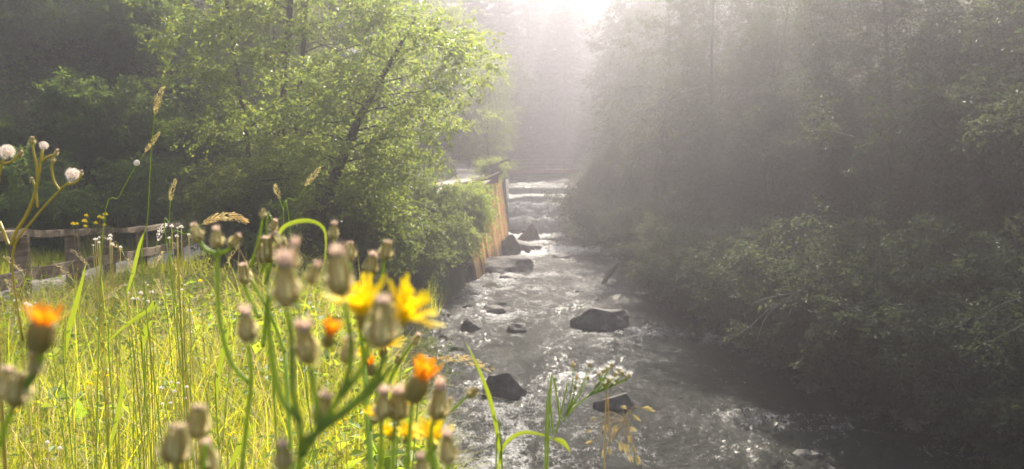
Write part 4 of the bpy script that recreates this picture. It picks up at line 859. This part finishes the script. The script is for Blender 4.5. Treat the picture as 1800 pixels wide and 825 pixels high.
bladeplant('blade arching to the right in front of the blocky boulder', [(872, 840), (885, 785), (915, 762), (950, 764), (985, 778)], 1.0, .0055)
bladeplant('dark green blade left of the thick bud stem', [(380, 720), (384, 660), (400, 590), (408, 560)], 1.3, .008)
bladeplant('wide blade low in front of the meadow, left of the brown closed buds', [(190, 800), (205, 740), (214, 690), (218, 640)], 1.3, .008)
bladeplant('lime blade lying right of the brown closed buds', [(400, 830), (425, 780), (450, 740)], 1.2, .010)
# white flower sprays and oats over the water
wpl = plant('fleabane_plant', foot(955, 840, .95), 'slender plant with small white and cream flower heads over the water at the bottom', 'wildflower'); Y = .95
g = foot(955, 840, Y)
stem(wpl, [g, P3(962, 820, Y), P3(990, 740, Y), P3(1040, 690, Y), P3(1060, 664, Y)], [.0016, .0009], 'stemgreen', n=26)
heads = [(1008, 646, .2), (1013, 668, .1), (1036, 645, 1), (1032, 668, 1), (1010, 685, 1), (1060, 657, 1), (1066, 652, 1), (1075, 646, 1), (1080, 662, 1), (1088, 655, 1), (1094, 660, 1), (1105, 664, 1), (1068, 672, 1), (1062, 680, 1), (1084, 673, 1), (1100, 668, 1), (1052, 662, 1), (1074, 680, 1)]
for i, (hx, hy, kd) in enumerate(heads):
    a = (995, 730) if hx < 1040 else (1035, 695) if i % 2 else (1050, 690)
    stem(wpl, [P3(a[0], a[1], Y), P3((a[0] + hx) / 2 + 3, (a[1] + hy) / 2, Y), P3(hx, hy, Y + fr_.uniform(-.01, .01))], .0007, n=8)
    p0 = P3(hx, hy, Y); dd = A(fr_.uniform(-.2, .5), -.2, 1); mb = MB(); Ls = .0055
    lathe(mb, p0, unit(dd), [(0, .2*Ls), (.3*Ls, .42*Ls), (.8*Ls, .38*Ls), (Ls, .3*Ls)], 8); hd = part(mb, 'flower_head', M['involucre'], wpl)
    mb = MB(); u, v = frame_of(unit(dd)); b = p0 + unit(dd) * Ls * .9
    for k in range(11): 
        s = u * math.cos(k * 2.4) + v * math.sin(k * 2.4); e = b + s * Ls * (.75 * kd + .15) + unit(dd) * Ls * .5; blade(mb, [b, e], [.25 * Ls, .22 * Ls], nrm=unit(dd), fold=.1)
    part(mb, 'petals', M['white'] if kd > .5 else M['tuft'], wpl, hd)
st2 = plant('reed_stem', foot(958, 840, 1.0), 'single dark green straight stem with one folded leaf left of the small white flower heads', 'plant stem'); Y = 1.0
g = foot(958, 840, Y); stem(st2, [g, P3(958, 830, Y), P3(975, 770, Y), P3(992, 700, Y), P3(998, 672, Y)], [.0013, .001], 'stemgreen', n=20)
mb = MB(); blade(mb, curve([P3(975, 772, Y), P3(990, 778, Y), P3(1003, 795, Y)], 8), [.004, .008, .001], fold=.3); part(mb, 'leaf', M['bladegreen'], st2)
oat = plant('oat_grass', foot(1058, 860, 1.05), 'drooping golden oat spikelets on hair thin stalks, at the bottom right of the white flower heads', 'grass stalk', 'tall grass stalks'); Y = 1.05
g = foot(1058, 860, Y); stem(oat, [g, P3(1062, 830, Y), P3(1074, 780, Y), P3(1095, 742, Y), P3(1105, 726, Y)], [.0012, .0006], 'straw')
for (x, y, dx, dy) in [(1090, 716, 12, 2), (1128, 718, 20, 5), (1112, 728, 14, 10), (1066, 745, -2, 14), (1080, 748, -1, 13), (1108, 750, 10, 8), (1088, 776, 4, 14), (1096, 780, 6, 16), (1106, 798, 6, 14), (1118, 800, 5, 18), (1063, 790, -3, 12), (1070, 785, 2, 14), (1050, 735, -12, 3), (1043, 776, -12, 6), (1112, 784, 3, 14), (1030, 760, 10, -2), (1104, 765, 4, 12)]:
    stem(oat, [P3(1098, 738, Y), P3((1098 + x) / 2, (730 + y) / 2 - 8, Y), P3(x, y, Y)], .00035, 'straw', n=8)
    mb = MB(); p0 = P3(x, y, Y); e = P3(x + dx, y + dy, Y); L_ = np.linalg.norm(e - p0)
    for k in range(4):
        o2 = fr_.normal(0, .12, 3) * L_; blade(mb, [p0, (p0 + e) / 2 + o2, e + o2], [L_ * .1, L_ * .24, L_ * .02], fold=.4)
    part(mb, 'spikelet', M['spike'], oat, None, False)
# small flowers in the meadow
def yarrow(label, px, py, Y, n, m='white', sp=16):
    c = P3(px, py, Y); gx = gz(c[0], c[1]); rt = plant('yarrow_plant' if m == 'white' else 'ragwort_plant', (c[0], c[1], gx), label, 'wildflower', 'small meadow flowers')
    mb = MB()
    for k in range(n):
        q = c + A(fr_.normal(0, sp / F * Y), fr_.normal(0, .03), fr_.normal(0, sp * .5 / F * Y)); tube(mb, curve([A(c[0], c[1], gx - .02), (A(c[0], c[1], gx) + q) / 2 + A(.01, 0, .04), q], 8), .0012, 4)
        mf = MB(); Rr = fr_.uniform(2.2, 4.6) / F * Y
        for j in range(9):
            z = 1 - 1.2 * (j + .5) / 9; a = j * 2.4; s = A(math.cos(a) * math.sqrt(1 - z*z), math.sin(a) * math.sqrt(1 - z*z), z); blade(mf, [q, q + s * Rr], [Rr * .5, Rr * .5], nrm=(.1, -1, .4), fold=.1)
        part(mf, 'flower_head', M[m], rt, None, False)
    part(mb, 'stem', M['stemyellow'], rt)
for a in [('white fluffy flower cluster right below the rail between second and third fence posts', 168, 428, 3.0, 6), ('tiny white cluster just right of the second post top', 186, 420, 3.4, 3), ('white bead flowers in front of the fourth fence post top', 300, 405, 2.6, 8), ('white starry cluster in the meadow below the fourth fence post', 245, 515, 2.6, 9),
          ('white flowers low in the grass left of the brown closed buds', 300, 690, 2.2, 8, 'white', 30), ('pair of white flowers at the bottom of the meadow, far lower left', 100, 790, 2.0, 4, 'white', 24), ('white specks above the drooping orange head', 45, 540, 2.6, 5), ('lone white flower right of the starry cluster', 310, 510, 3.0, 2, 'white', 4), ('white specks halfway between the S-curved branch and the orange head', 330, 560, 3.2, 4, 'white', 30)]: yarrow(*a)
for a in [('yellow ragwort flowers under the hazel bushes behind the fence', 172, 388, 9.5, 8, 'petal', 14), ('single yellow flower on the slope above the first rail', 132, 395, 9.0, 2, 'petal', 3), ('small yellow flower pair in the lower meadow left', 160, 672, 2.3, 3, 'petal', 10), ('yellow flower in the grass left of the brown closed buds', 160, 660, 2.6, 1, 'petal', 2),
          ('tiny yellow flower near the lower left corner', 40, 716, 2.2, 1, 'petal', 3), ('tiny yellow flower right of the brown closed buds', 405, 764, 2.0, 2, 'petal', 6), ('tiny yellow flowers at the grass edge near the water', 600, 735, 2.4, 3, 'petal', 20), ('yellow speck in the shaded grass right of the fence end', 352, 492, 4.0, 1, 'petal', 3)]: yarrow(*a)

# ------------------------------------------------------------------ stake and bare branches
a, b = on_water(1056, 503), None; top = pt(1084, 467, a.y + .3)
mb = MB(); d = unit(A(*top) - A(*a)); tube(mb, [A(*a) - d * .3, (A(*a) + A(*top)) / 2 + A(.01, 0, 0), A(*top)], [.085, .075, .08], 7); so = mb.build('stake', M['bark'], None, False)
tag(so, 'slanting dark wooden stake sticking out of the stream', 'stake')
def bare(label, chains, Y, r, group=None, leaves=0, m='barkpale', lm='shade'):
    g = P3(chains[0][0][0], chains[0][0][1], Y); rt = plant('bare_branch', g, label, 'branch', group); mb = MB()
    for c in chains: 
        P = [P3(q[0], q[1], Y + (q[2] if len(q) > 2 else 0)) for q in c]; tube(mb, curve(P, 12), [r, r * .3], 5)
    part(mb, 'wood', M[m], rt)
    if leaves:
        fo = Fol(); rr = np.random.default_rng(9)
        for c in chains:
            for q in c[1:]:
                for _ in range(leaves): spray(fo, P3(q[0], q[1], Y) + rr.normal(0, .07, 3), unit(rr.normal(0, 1, 3)), .25, 10, .06, rr)
        o = fo.build('foliage', M[lm], None); o.parent = rt; o.matrix_parent_inverse = Matrix.Translation(-rt.location)
    return rt
bare('bent pale bare branch reaching out of the right bank over the water', [[(1480, 455), (1440, 490), (1402, 514), (1350, 545), (1318, 575), (1284, 596)], [(1402, 514), (1350, 524), (1322, 534)], [(1440, 490), (1395, 520), (1350, 552), (1330, 600)], [(1402, 514), (1392, 540), (1385, 560)]], 14.5, .022)
bare('arching pale twigs hanging in the haze above the right bank', [[(1240, 150), (1180, 165), (1130, 150), (1080, 165), (1050, 200)], [(1220, 165), (1150, 190), (1110, 230), (1095, 250)], [(1180, 165), (1140, 195), (1120, 220)], [(1130, 150), (1090, 155), (1060, 150)]], 24, .022)
bare('leafless double trunk glowing faintly in the haze at the upper right', [[(1570, 160), (1578, 90), (1590, 20), (1600, -20)], [(1588, 150), (1592, 90), (1606, 30)]], 22, .06)
bare('leafy pale green spray of a young tree on the right bank above the bent branch', [[(1500, 520), (1450, 490), (1410, 485), (1380, 480)], [(1460, 500), (1430, 478), (1400, 470)]], 14, .012, None, 9)
bare('leafy twig reaching in low at the right edge of the picture', [[(1840, 520), (1790, 525), (1750, 540), (1725, 560)], [(1840, 540), (1790, 575), (1740, 600), (1718, 610)]], 9.5, .010, None, 9)
bare('pale lit leafy twig at the upper right edge of the picture', [[(1840, 200), (1790, 205), (1750, 215), (1705, 225)], [(1840, 170), (1790, 175), (1775, 172)]], 10.5, .010, None, 12)
bare('light green leafy twig in front of the haze, upper middle of the right bank', [[(1480, 230), (1450, 205), (1440, 190)], [(1500, 240), (1460, 230), (1410, 225)]], 13, .010, None, 9)

# ------------------------------------------------------------------ haze volume, put in to stand for lens glare
mb = MB(); box(mb, (0, 44, 18), (66, 94, 23)); hb = mb.build('haze', None)
m = bpy.data.materials.new('glare_haze'); m.use_nodes = True; n = m.node_tree.nodes; n.clear()
out = n.new('ShaderNodeOutputMaterial'); pv = n.new('ShaderNodeVolumePrincipled')
pv.inputs['Color'].default_value = (.88, .86, .95, 1); pv.inputs['Density'].default_value = HAZE_DENSITY; pv.inputs['Anisotropy'].default_value = HAZE_G
m.node_tree.links.new(pv.outputs[0], out.inputs['Volume']); hb.data.materials.clear(); hb.data.materials.append(m); tag(hb, None, None, None, 'stuff')
